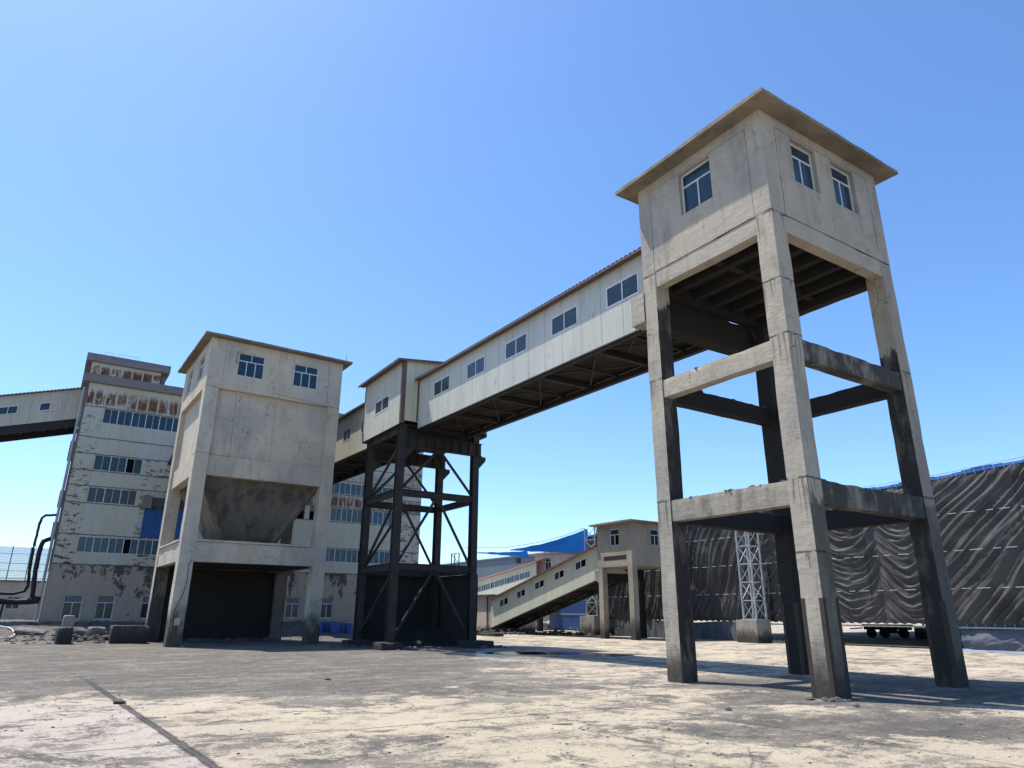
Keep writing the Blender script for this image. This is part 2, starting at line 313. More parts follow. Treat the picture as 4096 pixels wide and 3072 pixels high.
# rusty building facade
m = M('rusting_white_sheet_cladding')
u = m.x*1.0; z = m.z
facing = m.ny.abs()           # 1 on the long facade
uu = m.mix  # noqa
coord = u*facing+(m.y*(facing*-1+1))
strk = m.noise(9, 5, 0.75, st=(1, 1, 0.10)); fine = m.noise(16, 4, 0.7); big = m.noise(0.45, 4)
base = m.scale((0.52, 0.51, 0.43), big*0.22+strk*0.14+fine*0.08+0.72)
base = m.mix(big.ramp(0.4, 0.65)*0.6, base, (0.44, 0.41, 0.28))
pan = ((coord/0.69).fract()-0.5).abs()          # sheet columns
seamv = pan.ramp(0.475, 0.499)
def band(a, b, s=0.25): return z.ramp(a-s, a+s*0.4)*z.ramp(b+s, b-s)
rb = (band(15.75, 16.75, 0.35)+band(17.95, 18.6, 0.15)+band(10.05, 10.85, 0.3)*coord.ramp(14, 15)+band(12.2, 12.9, 0.4)*0.4*coord.ramp(14, 15)).clamp()
cell = ((coord/0.69+0.5).floor()*7.31).sin()*43758.5
rust_col = m.noise(3.3, 6, 0.78, st=(1.5, 1.5, 0.4)); tall = (cell.fract()*0.25)
rustA = (rust_col+tall+rb*0.14+strk*0.12-0.02).ramp(0.62, 0.70)*rb*pan.ramp(0.47, 0.38)*m.noise(0.8, 4, 0.6, off=(5, 5, 1)).ramp(0.30, 0.50)
edge = (coord.ramp(1.55, 1.25)+coord.ramp(24.3, 24.7)+(coord-4.6).ramp(0.0, 0.15)*coord.ramp(6.6, 6.2)*z.ramp(12.3, 12.0)).clamp()
blot = m.noise(2.6, 6, 0.72, st=(0.8, 0.8, 1.9), off=(2, 7, 3)).ramp(0.545, 0.585)*(edge*0.92+0.08)*m.noise(0.7, 3, off=(8, 8, 8)).ramp(0.36, 0.5)*z.ramp(15.4, 14.5)
drip = m.noise(8, 4, 0.75, st=(1, 1, 0.13), off=(6, 1, 2)).ramp(0.54, 0.70)*(edge*0.7+0.35+band(4.6, 5.3, 0.2)*0.6)
low = band(4.6, 5.4, 0.1)
c = m.mix(drip*0.6, base, (0.36, 0.25, 0.12))
c = m.mix(rustA, c, m.mix(strk.ramp(0.4, 0.65), (0.09, 0.036, 0.018), (0.22, 0.095, 0.04)))
c = m.mix(blot, c, m.mix(fine.ramp(0.35, 0.6), (0.030, 0.024, 0.016), (0.14, 0.075, 0.022)))
hl = None
for zz in (4.62, 6.58, 8.72, 10.97, 13.32, 15.55, 12.15, 9.9):
    q = ((z+(m.noise(2.2, 5)-0.5)*0.16-zz).abs()).ramp(0.055, 0.015)
    hl = q if hl is None else hl.max(q)
c = m.mix(hl*0.8, c, (0.045, 0.038, 0.03))
c = m.mix(seamv*0.45, c, (0.12, 0.10, 0.08))
soot = ((m.noise(0.55, 5, 0.6, off=(1, 1, 9))-0.5)*1.2+(z*-0.09)+0.75).ramp(0.35, 0.9)*0.35
c = m.mix(soot, c, (0.10, 0.10, 0.10))
MAT['rusty'] = m.out(c, rough=0.6, bump=(coord*(2*pi/0.11)).sin()*0.15+strk*0.3-hl*1.5-blot*0.6+m.noise(1.2, 3)*0.8, bstr=0.5, bdist=0.03)
m = M('sooty_render_plinth')
z = m.z
n = m.noise(1.4, 8, 0.72, st=(1, 1, 0.6), off=(3, 2, 1)); f = m.noise(12, 5, 0.7); s = m.noise(6, 5, 0.7, st=(1, 1, 0.1))
c = m.scale((0.42, 0.345, 0.26), f*0.3+n*0.3+0.65)
c = m.mix(s.ramp(0.5, 0.75)*0.4, c, (0.20, 0.15, 0.11))
peel = (n+(z-3.0)*0.05+(m.x.min(6.5)-3.5)*0.014-m.x.ramp(10, 18)*0.05).ramp(0.56, 0.61)*m.x.ramp(24.5, 23)
c = m.mix(peel*0.9, c, m.scale((0.055, 0.053, 0.053), f*0.8+0.6))
c = m.mix((m.noise(1.2, 6, 0.7)*0.9+(z*-0.55)+0.45).ramp(0.3, 0.6), c, (0.035, 0.034, 0.035))
MAT['plinth'] = m.out(c, rough=0.92, bump=f*0.5-peel*1.0+n*0.4, bstr=0.6, bdist=0.04, spec=0.15)
m = M('ribbed_blue_sheet')
rb_ = (m.x*(2*pi/0.19)).sin()
MAT['blue_rib'] = m.out(m.scale((0.004, 0.075, 0.28), m.noise(2, 4)*0.5+rb_*0.12+0.7), rough=0.4, bump=rb_, bstr=0.8, bdist=0.03)
m = M('parapet_band'); n = m.noise(2, 6, 0.7, st=(1, 1, 2.5))
MAT['parapet'] = m.out(m.scale((0.20, 0.19, 0.185), n*0.9+0.5), rough=0.9, bump=n, bstr=0.5, bdist=0.03)
m = M('water'); n = m.noise(2.0, 2)
MAT['water'] = m.out((0.012, 0.013, 0.015), rough=0.03, bump=n, bstr=0.02, bdist=0.01, spec=0.6)
m = M('damp_coal_dust'); n = m.noise(4, 6, 0.7)
MAT['wet'] = m.out(m.scale((0.07, 0.072, 0.078), n*0.8+0.6), rough=n*0.35+0.02, bump=n, bstr=0.1, bdist=0.01, spec=0.5)

# windbreak net: blue mesh with real gaps
m = M('pale_blue_windbreak_net')
tr_ = m.t.nodes.new('ShaderNodeBsdfTransparent'); mx = m.t.nodes.new('ShaderNodeMixShader'); m.t.links.new(tr_.outputs[0], mx.inputs[1]); m.t.links.new(m.b.outputs[0], mx.inputs[2])
fac = (m.z*(2*pi/0.16)).sin()*0.15+0.62
m.t.links.new(fac.k, mx.inputs[0])
for nd in m.t.nodes:
    if nd.type == 'OUTPUT_MATERIAL': m.t.links.new(mx.outputs[0], nd.inputs[0])
MAT['net_fence'] = m.out((0.36, 0.52, 0.68), rough=0.6)

# ------------------------------------------------------------------ geometry helpers
class MB:
    def __init__(s): s.v = []; s.f = []
    def quad(s, a, b, c, d):
        i = len(s.v); s.v += [tuple(a), tuple(b), tuple(c), tuple(d)]; s.f.append((i, i+1, i+2, i+3)); return s
    def poly(s, pts, faces):
        i = len(s.v); s.v += [tuple(p) for p in pts]; s.f += [tuple(i+k for k in f) for f in faces]; return s
    def box(s, a, b):
        x0, y0, z0 = [min(a[i], b[i]) for i in range(3)]; x1, y1, z1 = [max(a[i], b[i]) for i in range(3)]
        return s.hexa([(x0, y0, z0), (x1, y0, z0), (x1, y1, z0), (x0, y1, z0)], [(x0, y0, z1), (x1, y0, z1), (x1, y1, z1), (x0, y1, z1)])
    def hexa(s, lo, hi):
        return s.poly(list(lo)+list(hi), [(3, 2, 1, 0), (4, 5, 6, 7), (0, 1, 5, 4), (1, 2, 6, 5), (2, 3, 7, 6), (3, 0, 4, 7)])
    def bar(s, p, q, w, h=None, up=(0, 0, 1)):
        """box beam from p to q, w across, h along 'up'"""
        h = h or w; p = Vector(p); q = Vector(q); d = (q-p).normalized(); up = Vector(up)
        if abs(d.dot(up)) > 0.98: up = Vector((1, 0, 0))
        sd = d.cross(up).normalized(); u = sd.cross(d).normalized()
        o = [(-sd*w/2-u*h/2), (sd*w/2-u*h/2), (sd*w/2+u*h/2), (-sd*w/2+u*h/2)]
        return s.poly([p+k for k in o]+[q+k for k in o], [(0, 1, 2, 3), (7, 6, 5, 4), (4, 5, 1, 0), (5, 6, 2, 1), (6, 7, 3, 2), (7, 4, 0, 3)])
    def tube(s, pts, r, n=8, r2=None, caps=True):
        pts = [Vector(p) for p in pts]; base = len(s.v); N = len(pts)
        ref = Vector((0, 0, 1))
        if abs((pts[-1]-pts[0]).normalized().dot(ref)) > 0.9: ref = Vector((1, 0, 0))
        for i, p in enumerate(pts):
            d = (pts[min(i+1, N-1)]-pts[max(i-1, 0)]).normalized()
            a = d.cross(ref); a = a.normalized() if a.length > 1e-4 else Vector((1, 0, 0)); b = a.cross(d)
            rr = r if r2 is None else r+(r2-r)*i/(N-1)
            if callable(r): rr = r(i)
            for k in range(n): s.v.append(tuple(p+(a*cos(2*pi*k/n)+b*sin(2*pi*k/n))*rr))
        for i in range(N-1):
            for k in range(n):
                k2 = (k+1) % n; s.f.append((base+i*n+k, base+i*n+k2, base+(i+1)*n+k2, base+(i+1)*n+k))
        if caps:
            s.f.append(tuple(base+k for k in range(n))[::-1]); s.f.append(tuple(base+(N-1)*n+k for k in range(n)))
        return s
    def rbox(s, a, b, seg=0.22, amp=0.012, chip=0.03, seed=0, skip=()):
        """box with subdivided faces, worn edges and a slightly wavy surface"""
        a = [min(a[i], b[i]) for i in range(3)], [max(a[i], b[i]) for i in range(3)]
        lo, hi = a; n = [max(1, min(60, int(round((hi[i]-lo[i])/seg)))) for i in range(3)]
        idx = {}
        def pt(i, j, k):
            key = (i, j, k)
            if key in idx: return idx[key]
            t = [i/n[0], j/n[1], k/n[2]]
            p = Vector([lo[q]+(hi[q]-lo[q])*t[q] for q in range(3)])
            out = Vector([(-1 if (i, j, k)[q] == 0 else 1 if (i, j, k)[q] == n[q] else 0) for q in range(3)])
            ne = sum(1 for q in out if q)
            q = p*1.9+Vector((seed, seed*2, 0)); nn = mnoise.noise(q)
            p += out*(mnoise.noise(p*0.8+Vector((seed, 0, 0)))*amp)
            if ne >= 2:
                c_ = (0.25+max(0, nn*1.6))*chip*(1.0 if out.z > 0 else 0.4)
                p -= out.normalized()*c_
            s.v.append(tuple(p)); idx[key] = len(s.v)-1; return idx[key]
        A, B, C = n
        for i in range(A):
            for j in range(B):
                if 'zb' not in skip: s.f.append((pt(i, j, 0), pt(i, j+1, 0), pt(i+1, j+1, 0), pt(i+1, j, 0)))
                if 'zt' not in skip: s.f.append((pt(i, j, C), pt(i+1, j, C), pt(i+1, j+1, C), pt(i, j+1, C)))
            for k in range(C):
                s.f.append((pt(i, 0, k), pt(i+1, 0, k), pt(i+1, 0, k+1), pt(i, 0, k+1)))
                s.f.append((pt(i, B, k), pt(i, B, k+1), pt(i+1, B, k+1), pt(i+1, B, k)))
        for j in range(B):
            for k in range(C):
                s.f.append((pt(0, j, k), pt(0, j, k+1), pt(0, j+1, k+1), pt(0, j+1, k)))
                s.f.append((pt(A, j, k), pt(A, j+1, k), pt(A, j+1, k+1), pt(A, j, k+1)))
        return s
    def wall(s, plane, u0, u1, z0, z1, holes=(), out=-1, depth=0.2, slope=0.0):
        """a sheet in the plane ('x',c) or ('y',c) with rectangular openings that have reveals; z follows slope*u"""
        ax, c = plane; us = sorted({u0, u1, *[h[0] for h in holes], *[h[1] for h in holes]}); zs = sorted({z0, z1, *[h[2] for h in holes], *[h[3] for h in holes]})
        def P(u, zz, d=0): 
            zz = zz+slope*(u-u0)
            return (c-out*d, u, zz) if ax == 'x' else (u, c-out*d, zz)
        flip = (ax == 'x') == (out > 0)
        for i in range(len(us)-1):
            for k in range(len(zs)-1):
                um, zm = (us[i]+us[i+1])/2, (zs[k]+zs[k+1])/2
                if any(h[0] < um < h[1] and h[2] < zm < h[3] for h in holes): continue
                q = [P(us[i], zs[k]), P(us[i+1], zs[k]), P(us[i+1], zs[k+1]), P(us[i], zs[k+1])]
                s.quad(*(q if flip else q[::-1]))
        for h in holes:
            a, b, lo, hi = h
            for (p, q) in (((a, lo), (b, lo)), ((b, lo), (b, hi)), ((b, hi), (a, hi)), ((a, hi), (a, lo))):
                s.quad(P(*p), P(*q), P(*q, depth), P(*p, depth))
        return s
    def build(s, name, mat, parent=None, smooth=False, origin=None, **tags):
        me = bpy.data.meshes.new(name); o_ = Vector(origin) if origin is not None else (parent_origin(parent) if parent else None)
        if o_ is None:
            xs = [v[0] for v in s.v]; ys = [v[1] for v in s.v]; zs = [v[2] for v in s.v]
            o_ = Vector(((min(xs)+max(xs))/2, (min(ys)+max(ys))/2, min(zs)))
        me.from_pydata([tuple(Vector(v)-o_) for v in s.v], [], s.f); me.update()
        if smooth:
            for p in me.polygons: p.use_smooth = True
        mt = MAT[mat] if isinstance(mat, str) else mat
        me.materials.append(mt)
        ob = bpy.data.objects.new(name, me); col.objects.link(ob)
        if parent: ob.parent = parent
        else: ob.location = o_
        for k, v in tags.items(): ob[k] = v
        return ob
ORIG = {}
def parent_origin(p):
    while p.parent: p = p.parent
    return ORIG.get(p.name, Vector((0, 0, 0)))
def thing(name, loc, label, cat, group=None, rz=0, local=False):
    """Empty at the thing's base. Parts are given in site coordinates unless local is set."""
    o = bpy.data.objects.new(name, None); col.objects.link(o); o.location = loc; o.rotation_euler = (0, 0, rz); o.empty_display_size = 0.3
    o['label'] = label; o['category'] = cat
    if group: o['group'] = group
    ORIG[o.name] = Vector((0, 0, 0)) if local else Vector(loc)
    return o
def tag(o, label=None, cat=None, group=None, kind=None):
    for k, v in (('label', label), ('category', cat), ('group', group), ('kind', kind)):
        if v: o[k] = v
    return o

def window(parent, plane, u0, u1, z0, z1, out=-1, inset=0.06, fr=0.045, cols=2, transom=0.0, tcols=1, glassm='glass', slope=0.0, uref=0.0, open_pane=None, label=None, name='window', boards=False):
    """frame mesh (the part) with pane children; plane ('x',c)/('y',c); slope shears it along a sloping gallery"""
    ax, c = plane
    def P(u, zz, d): 
        zz = zz+slope*(u-uref)
        return (c-out*(inset+d), u, zz) if ax == 'x' else (u, c-out*(inset+d), zz)
    def bx(mb, a, b, lo, hi, d0, d1):
        mb.hexa([P(a, lo, d0), P(b, lo, d0), P(b, lo, d1), P(a, lo, d1)], [P(a, hi, d0), P(b, hi, d0), P(b, hi, d1), P(a, hi, d1)])
    f = MB()
    bx(f, u0, u1, z0, z0+fr, 0, 0.06); bx(f, u0, u1, z1-fr, z1, 0, 0.06); bx(f, u0, u0+fr, z0+fr, z1-fr, 0, 0.06); bx(f, u1-fr, u1, z0+fr, z1-fr, 0, 0.06)
    zt = z1-fr
    if transom:
        zt = z1-transom; bx(f, u0+fr, u1-fr, zt-fr/2, zt+fr/2, 0, 0.06)
        for k in range(1, tcols):
            um = u0+(u1-u0)*k/tcols; bx(f, um-fr*0.4, um+fr*0.4, zt+fr/2, z1-fr, 0.005, 0.055)
    for k in range(1, cols):
        um = u0+(u1-u0)*k/cols; bx(f, um-fr*0.45, um+fr*0.45, z0+fr, zt-(fr/2 if transom else 0), 0.005, 0.055)
    fo = f.build(name, 'alu', parent)
    if label: fo['label'] = label
    g = MB(); bx(g, u0+fr, u1-fr, z0+fr, zt, 0.026, 0.034)
    if open_pane is not None:
        g = MB()
        for k in range(cols):
            a, b = u0+fr+(u1-u0-2*fr)*k/cols, u0+fr+(u1-u0-2*fr)*(k+1)/cols
            if k != open_pane: bx(g, a, b, z0+fr, zt, 0.026, 0.034)
        vb = MB(); a, b = u0+fr+(u1-u0-2*fr)*open_pane/cols, u0+fr+(u1-u0-2*fr)*(open_pane+1)/cols
        bx(vb, a, b, z0+fr, zt, 0.16, 0.17); vb.build('dark_opening', 'void', fo)
    if transom: 
        if boards:
            t2 = MB(); bx(t2, u0+fr, u1-fr, zt+fr/2, z1-fr, 0.0, 0.034); t2.build('infill_board', 'infill', fo)
        else: bx(g, u0+fr, u1-fr, zt+fr/2, z1-fr, 0.026, 0.034)
    g.build('pane', glassm, fo)
    return fo

# ================================================================== ground
def gz(x, y):
    """yard level: flat, banked with soil and coal up to the long building"""
    t = min(1, max(0, (y-47.5)/7.0)); t = t*t*(3-2*t)
    k = min(1, max(0, (30-x)/6.0)); k = k*k*(3-2*k)
    l = min(1, max(0, (y-43.0)/5.0))*min(1, max(0, (5.2-x)/1.0))
    z = 0.93*t*k*(1 if y < 75 else max(0, 1-(y-75)/30))
    if y > 42 and x < 30:
        z += (mnoise.noise(Vector((x*0.7, y*0.7, 0)))*0.10+mnoise.noise(Vector((x*2.1, y*2.1, 3)))*0.05)*min(1, (y-42)/3)*min(1, max(0, (30-x)/3))*(1 if x < 5.2 or y > 47 else 0.2)
    return z+0.20*l*(1-t)
def axis(lo, hi, fine, far):
    a = []; x = lo
    return a
xs = [-700, -300, -120, -60, -35]+[-22+i*1.0 for i in range(12)]+[-10+i*0.35 for i in range(int(42/0.35))]+[33+i*2 for i in range(25)]+[90, 120, 200, 400, 900]
ys = [-400, -100, -40, -15, -5]+[0+i*1.0 for i in range(40)]+[40+i*0.3 for i in range(int(36/0.3))]+[77, 80, 85, 92, 100, 120, 160, 260, 500, 1200]
g = MB()
for j, y in enumerate(ys):
    for i, x in enumerate(xs): g.v.append((x, y, gz(x, y)))
W_ = len(xs)
for j in range(len(ys)-1):
    for i in range(W_-1):
        k = j*W_+i; g.f.append((k, k+1, k+W_+1, k+W_))
tag(g.build('ground', 'ground', smooth=True, origin=(0, 0, 0)), kind='structure')

def blob(cx, cy, rx, ry, n=48, seed=0, rough=0.35, z=0.0, rz=0.0):
    mb = MB(); mb.v.append((cx, cy, z))
    for k in range(n):
        a = 2*pi*k/n; r = 1+rough*(mnoise.noise(Vector((cos(a)*1.6, sin(a)*1.6, seed)))+0.5*mnoise.noise(Vector((cos(a)*4, sin(a)*4, seed))))
        x, y = cos(a)*rx*r, sin(a)*ry*r
        mb.v.append((cx+x*cos(rz)-y*sin(rz), cy+x*sin(rz)+y*cos(rz), z))
    for k in range(n): mb.f.append((0, 1+k, 1+(k+1) % n))
    return mb
RZ = radians(-33.3)
tag(blob(17.6, 25.6, 3.9, 2.3, seed=4, z=0.004, rz=RZ).build('damp_ground', 'wet'), kind='structure')
tag(blob(17.9, 25.9, 2.3, 1.15, seed=9, z=0.008, rz=RZ).build('puddle', 'water'), kind='structure')

def rock_mb(p, r, seed=0, sq=0.6, mb=None):
    mb = mb or MB(); bm = bmesh.new(); bmesh.ops.create_icosphere(bm, subdivisions=2 if r > 0.12 else 1, radius=1)
    b = len(mb.v)
    for v in bm.verts:
        d = v.co.copy(); k = 1+0.55*mnoise.noise(d*1.3+Vector((seed*3.1, seed, 0)))+0.25*mnoise.noise(d*3+Vector((seed, 5, 0)))
        mb.v.append((p[0]+d.x*r*k, p[1]+d.y*r*k*0.85, p[2]+max(-0.2, d.z)*r*k*sq+r*sq*0.15))
    bm.verts.index_update()
    for f in bm.faces: mb.f.append(tuple(b+v.index for v in f.verts))
    bm.free(); return mb

# loose grit and coal crumbs: uncountable
gr = MB(); rnd = random.Random(3)
for i in range(1500):
    d2 = 3.2+rnd.random()**1.7*32; d1 = (rnd.random()-0.5)*d2*1.5
    x, y = 0.836*d1+0.549*d2, -0.549*d1+0.836*d2
    if mnoise.noise(Vector((x*0.25, y*0.25, 4))) < -0.05 and rnd.random() < 0.8: continue
    r = 0.006+rnd.random()**3*0.022
    rock_mb((x, y, 0), r, seed=i, mb=gr)
tag(gr.build('gravel', 'rock', origin=(0, 0, 0)), kind='stuff')
pebbles = MB()
for i in range(900):
    x = -6+rnd.random()*11.5; y = 44+rnd.random()*11
    rock_mb((x, y, gz(x, y)), 0.02+rnd.random()**3*0.13, seed=i, mb=pebbles)
for i in range(400):
    x = 11+rnd.random()*6; y = 46+rnd.random()*9
    rock_mb((x, y, gz(x, y)), 0.02+rnd.random()**3*0.07, seed=i, mb=pebbles)
tag(pebbles.build('rubble', 'rock', origin=(0, 0, 0)), kind='stuff')

# ================================================================== tall concrete transfer tower
TX0, TX1, TY0, TY1 = 13.6, 19.0, 9.0, 13.6
T = thing('transfer_tower', (TX0, TY0, 0), 'tall open-legged concrete tower with an overhanging flat roof, nearest the viewer', 'tower')
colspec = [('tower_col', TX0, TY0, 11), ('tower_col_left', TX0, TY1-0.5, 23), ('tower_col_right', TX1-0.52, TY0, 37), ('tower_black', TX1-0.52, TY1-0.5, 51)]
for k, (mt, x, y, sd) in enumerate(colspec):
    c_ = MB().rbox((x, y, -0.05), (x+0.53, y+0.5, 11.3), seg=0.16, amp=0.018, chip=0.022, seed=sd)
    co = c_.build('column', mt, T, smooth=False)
    if k == 3: co['label'] = 'coal blackened rear column, darkened further for shade'
    # steel angles guarding the foot of the column
    an = MB(); h = 1.95
    for (cx, cy, sx, sy) in ((x, y, 1, 1), (x+0.53, y, -1, 1), (x, y+0.5, 1, -1), (x+0.53, y+0.5, -1, -1)):
        if (k*4+int(cx > x+0.1)) % 5 == 4: continue
        t = 0.012
        an.box((cx-sx*t, cy-sy*t, 0.0), (cx+sx*0.085, cy, h)); an.box((cx-sx*t, cy, 0.0), (cx, cy+sy*0.085, h-0.002))
    an.build('corner_guard', 'rust_angle', co)
def ring(z0, z1, mats, w=0.34, rec=0.03, seed=1, chip=0.035):
    a, b = TX0+0.53-0.01, TX1-0.53+0.01; c, d = TY0+0.5-0.01, TY1-0.5+0.01
    for k, (lo, hi) in enumerate((((TX0+rec, c, z0), (TX0+rec+w, d, z1)), ((a, TY0+rec, z0), (b, TY0+rec+w, z1)), ((TX1-rec-w, c, z0), (TX1-rec, d, z1)), ((a, TY1-rec-w, z0), (b, TY1-rec, z1)))):
        bo = MB().rbox(lo, hi, seg=0.11, amp=0.008, chip=chip, seed=seed+k*7).build('beam', mats[k], T)
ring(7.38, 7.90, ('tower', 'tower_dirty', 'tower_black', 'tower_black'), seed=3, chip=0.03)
ring(3.94, 4.50, ('tower_beam_mottled', 'tower_dirty', 'tower_black', 'tower_black'), seed=61, chip=0.04)
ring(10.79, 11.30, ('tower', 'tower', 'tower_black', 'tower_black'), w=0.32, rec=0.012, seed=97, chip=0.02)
# coal crust lying on the horizontal beams
cr = MB(); rr_ = random.Random(5)
for zt in (7.90, 4.50):
    for i in range(190):
        s_ = rr_.randrange(4); t = rr_.random(); q = rr_.random()*0.28
        x, y = [(TX0+0.06+q, TY0+0.5+t*3.6), (TX0+0.55+t*4.3, TY0+0.06+q), (TX1-0.34+q, TY0+0.5+t*3.6), (TX0+0.55+t*4.3, TY1-0.34+q)][s_]
        rock_mb((x, y, zt-0.02), 0.025+rr_.random()**2*0.085*(1.6 if s_ == 3 else 1), seed=i, mb=cr, sq=0.55)
cr.build('coal_crust', 'rock', T, kind='stuff')
# room: walls with openings
wl = MB()
wl.wall(('x', TX0+0.0), TY0, TY1, 11.30, 14.32, [(10.74, 11.91, 12.59, 13.96)], out=-1, depth=0.24)
wl.wall(('y', TY0+0.0), TX0, TX1, 11.30, 14.32, [(14.84, 15.94, 12.58, 13.95), (16.68, 17.80, 12.56, 13.98)], out=-1, depth=0.24)
wl.wall(('x', TX1), TY0, TY1, 11.30, 14.32, out=1); wl.wall(('y', TY1), TX0, TX1, 11.30, 14.32, out=1)
wo_ = wl.build('room_wall', 'tower', T)
# plaster joint between frame and infill masonry
jn = MB()
for (a, b) in (((TX0-0.003, TY0+0.5, 11.3), (TX0-0.003, TY0+0.5, 14.0)), ((TX0-0.003, TY0+0.5, 14.0), (TX0-0.003, TY1-0.5, 14.03)), ((TX0-0.003, TY1-0.5, 14.03), (TX0-0.003, TY1-0.5, 10.9)),
               ((TX0+0.58, TY0-0.003, 11.2), (TX0+0.58, TY0-0.003, 14.0)), ((TX0+0.58, TY0-0.003, 14.0), (TX1-0.5, TY0-0.003, 14.05)), ((TX1-0.5, TY0-0.003, 14.05), (TX1-0.5, TY0-0.003, 11.6)),
               ((TX0-0.003, TY0+0.02, 11.32), (TX0-0.003, TY1-0.02, 11.27))):
    a = Vector(a); b = Vector(b); n = int((b-a).length/0.07); prev = None
    for i in range(n+1):
        p = a.lerp(b, i/n); q = p+1.0*Vector((0 if abs(a.x-TX0) < 0.1 else mnoise.noise(p*4)*0.018, mnoise.noise(p*4)*0.018 if abs(a.x-TX0) < 0.1 and abs(b.z-a.z) > 0.5 else 0, mnoise.noise(p*5+Vector((9, 0, 0)))*0.02 if abs(b.z-a.z) < 0.5 else 0))
        if prev is not None: jn.bar(prev, q, 0.004+0.009*abs(mnoise.noise(p*9)) if mnoise.noise(p*1.1) > -0.3 else 0.002, 0.005)
        prev = q
    jn.build('crack', 'void', T); jn = MB()
for (pl, a, b, lo, hi) in ((('x', TX0), 10.74, 11.91, 12.59, 13.96), (('y', TY0), 14.84, 15.94, 12.58, 13.95), (('y', TY0), 16.68, 17.80, 12.56, 13.98)):
    window(T, pl, a, b, lo, hi, inset=0.13, cols=2, transom=0.42, tcols=1)
MB().rbox((TX0-0.5, TY0-0.5, 14.32), (TX1+0.5, TY1+0.5, 14.44), seg=0.14, amp=0.012, chip=0.014, seed=70).build('roof_slab', 'roof_conc', T)
# floor: slab and joists
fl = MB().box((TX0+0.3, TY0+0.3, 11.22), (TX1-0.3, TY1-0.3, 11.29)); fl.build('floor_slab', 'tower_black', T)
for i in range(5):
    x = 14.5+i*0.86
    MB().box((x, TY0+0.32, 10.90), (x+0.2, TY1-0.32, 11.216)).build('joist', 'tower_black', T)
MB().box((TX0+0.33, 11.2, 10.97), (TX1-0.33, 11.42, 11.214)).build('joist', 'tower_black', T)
# gallery bearer on the far side with its corbel stub
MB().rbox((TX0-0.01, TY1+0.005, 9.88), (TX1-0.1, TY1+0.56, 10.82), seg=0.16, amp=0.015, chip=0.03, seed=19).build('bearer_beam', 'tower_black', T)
MB().rbox((TX0-0.025, TY1+0.004, 9.87), (TX0+0.45, TY1+0.575, 10.83), seg=0.12, amp=0.01, chip=0.03, seed=29).build('corbel', 'tower', T)
wr = MB(); wr.tube([(TX0-0.01, TY1+0.3, 9.9), (TX0-0.04, TY1+0.42, 9.7), (TX0+0.05, TY1+0.62, 9.45), (TX0, TY1+0.75, 9.15)], 0.012, n=5); wr.tube([(TX0+0.2, TY1-0.05, 10.6), (TX0+0.9, TY1-0.2, 10.45), (TX0+1.5, TY1-0.1, 10.62)], 0.012, n=5); wr.build('loose_wire', 'black_metal', T)
# spoil at the foot of the near column
rk = MB(); rr_ = random.Random(9)
for i in range(60):
    a = rr_.random(); x = TX0-0.12-rr_.random()*0.30*(1-a)+a*0.35; y = TY0-0.05-rr_.random()*0.22+(1-a)*rr_.random()*0.5
    rock_mb((x, y, 0.0), 0.02+rr_.random()**2*0.07, seed=i, mb=rk)
tag(rk.build('coal_spoil', 'rock'), kind='stuff')

# ================================================================== enclosed conveyor galleries
def corrugated(mb, x0, x1, zr, ze0, ze1, y0, y1, z_at, pitch=0.22, h=0.035, th=0.02):
    """gable sheet over a gallery running along y: eave x0, ridge, eave x1; z_at(y) adds the slope"""
    xm = (x0+x1)/2; n = int((y1-y0)/pitch); prof = []
    for i in range(n):
        y = y0+i*pitch
        prof += [(y, 0), (y+pitch*0.32, 0), (y+pitch*0.42, h), (y+pitch*0.80, h), (y+pitch*0.92, 0)]
    prof.append((y1, 0))
    b = len(mb.v); m_ = len(prof)
    for (y, d) in prof:
        z = z_at(y)
        for (x, zz) in ((x0, ze0), (xm, zr), (x1, ze1)): mb.v.append((x, y, z+zz+d))
        for (x, zz) in ((x0, ze0), (xm, zr), (x1, ze1)): mb.v.append((x, y, z+zz+d-th))
    for i in range(m_-1):
        k = b+i*6; q = k+6
        mb.f += [(k, k+1, q+1, q), (k+1, k+2, q+2, q+1), (k+3, q+3, q+4, k+4), (k+4, q+4, q+5, k+5), (k, q, q+3, k+3), (k+2, k+5, q+5, q+2)]
    mb.f += [(b, b+3, b+4, b+1), (b+1, b+4, b+5, b+2)]
    e = b+(m_-1)*6; mb.f += [(e, e+1, e+4, e+3), (e+1, e+2, e+5, e+4)]
    return mb

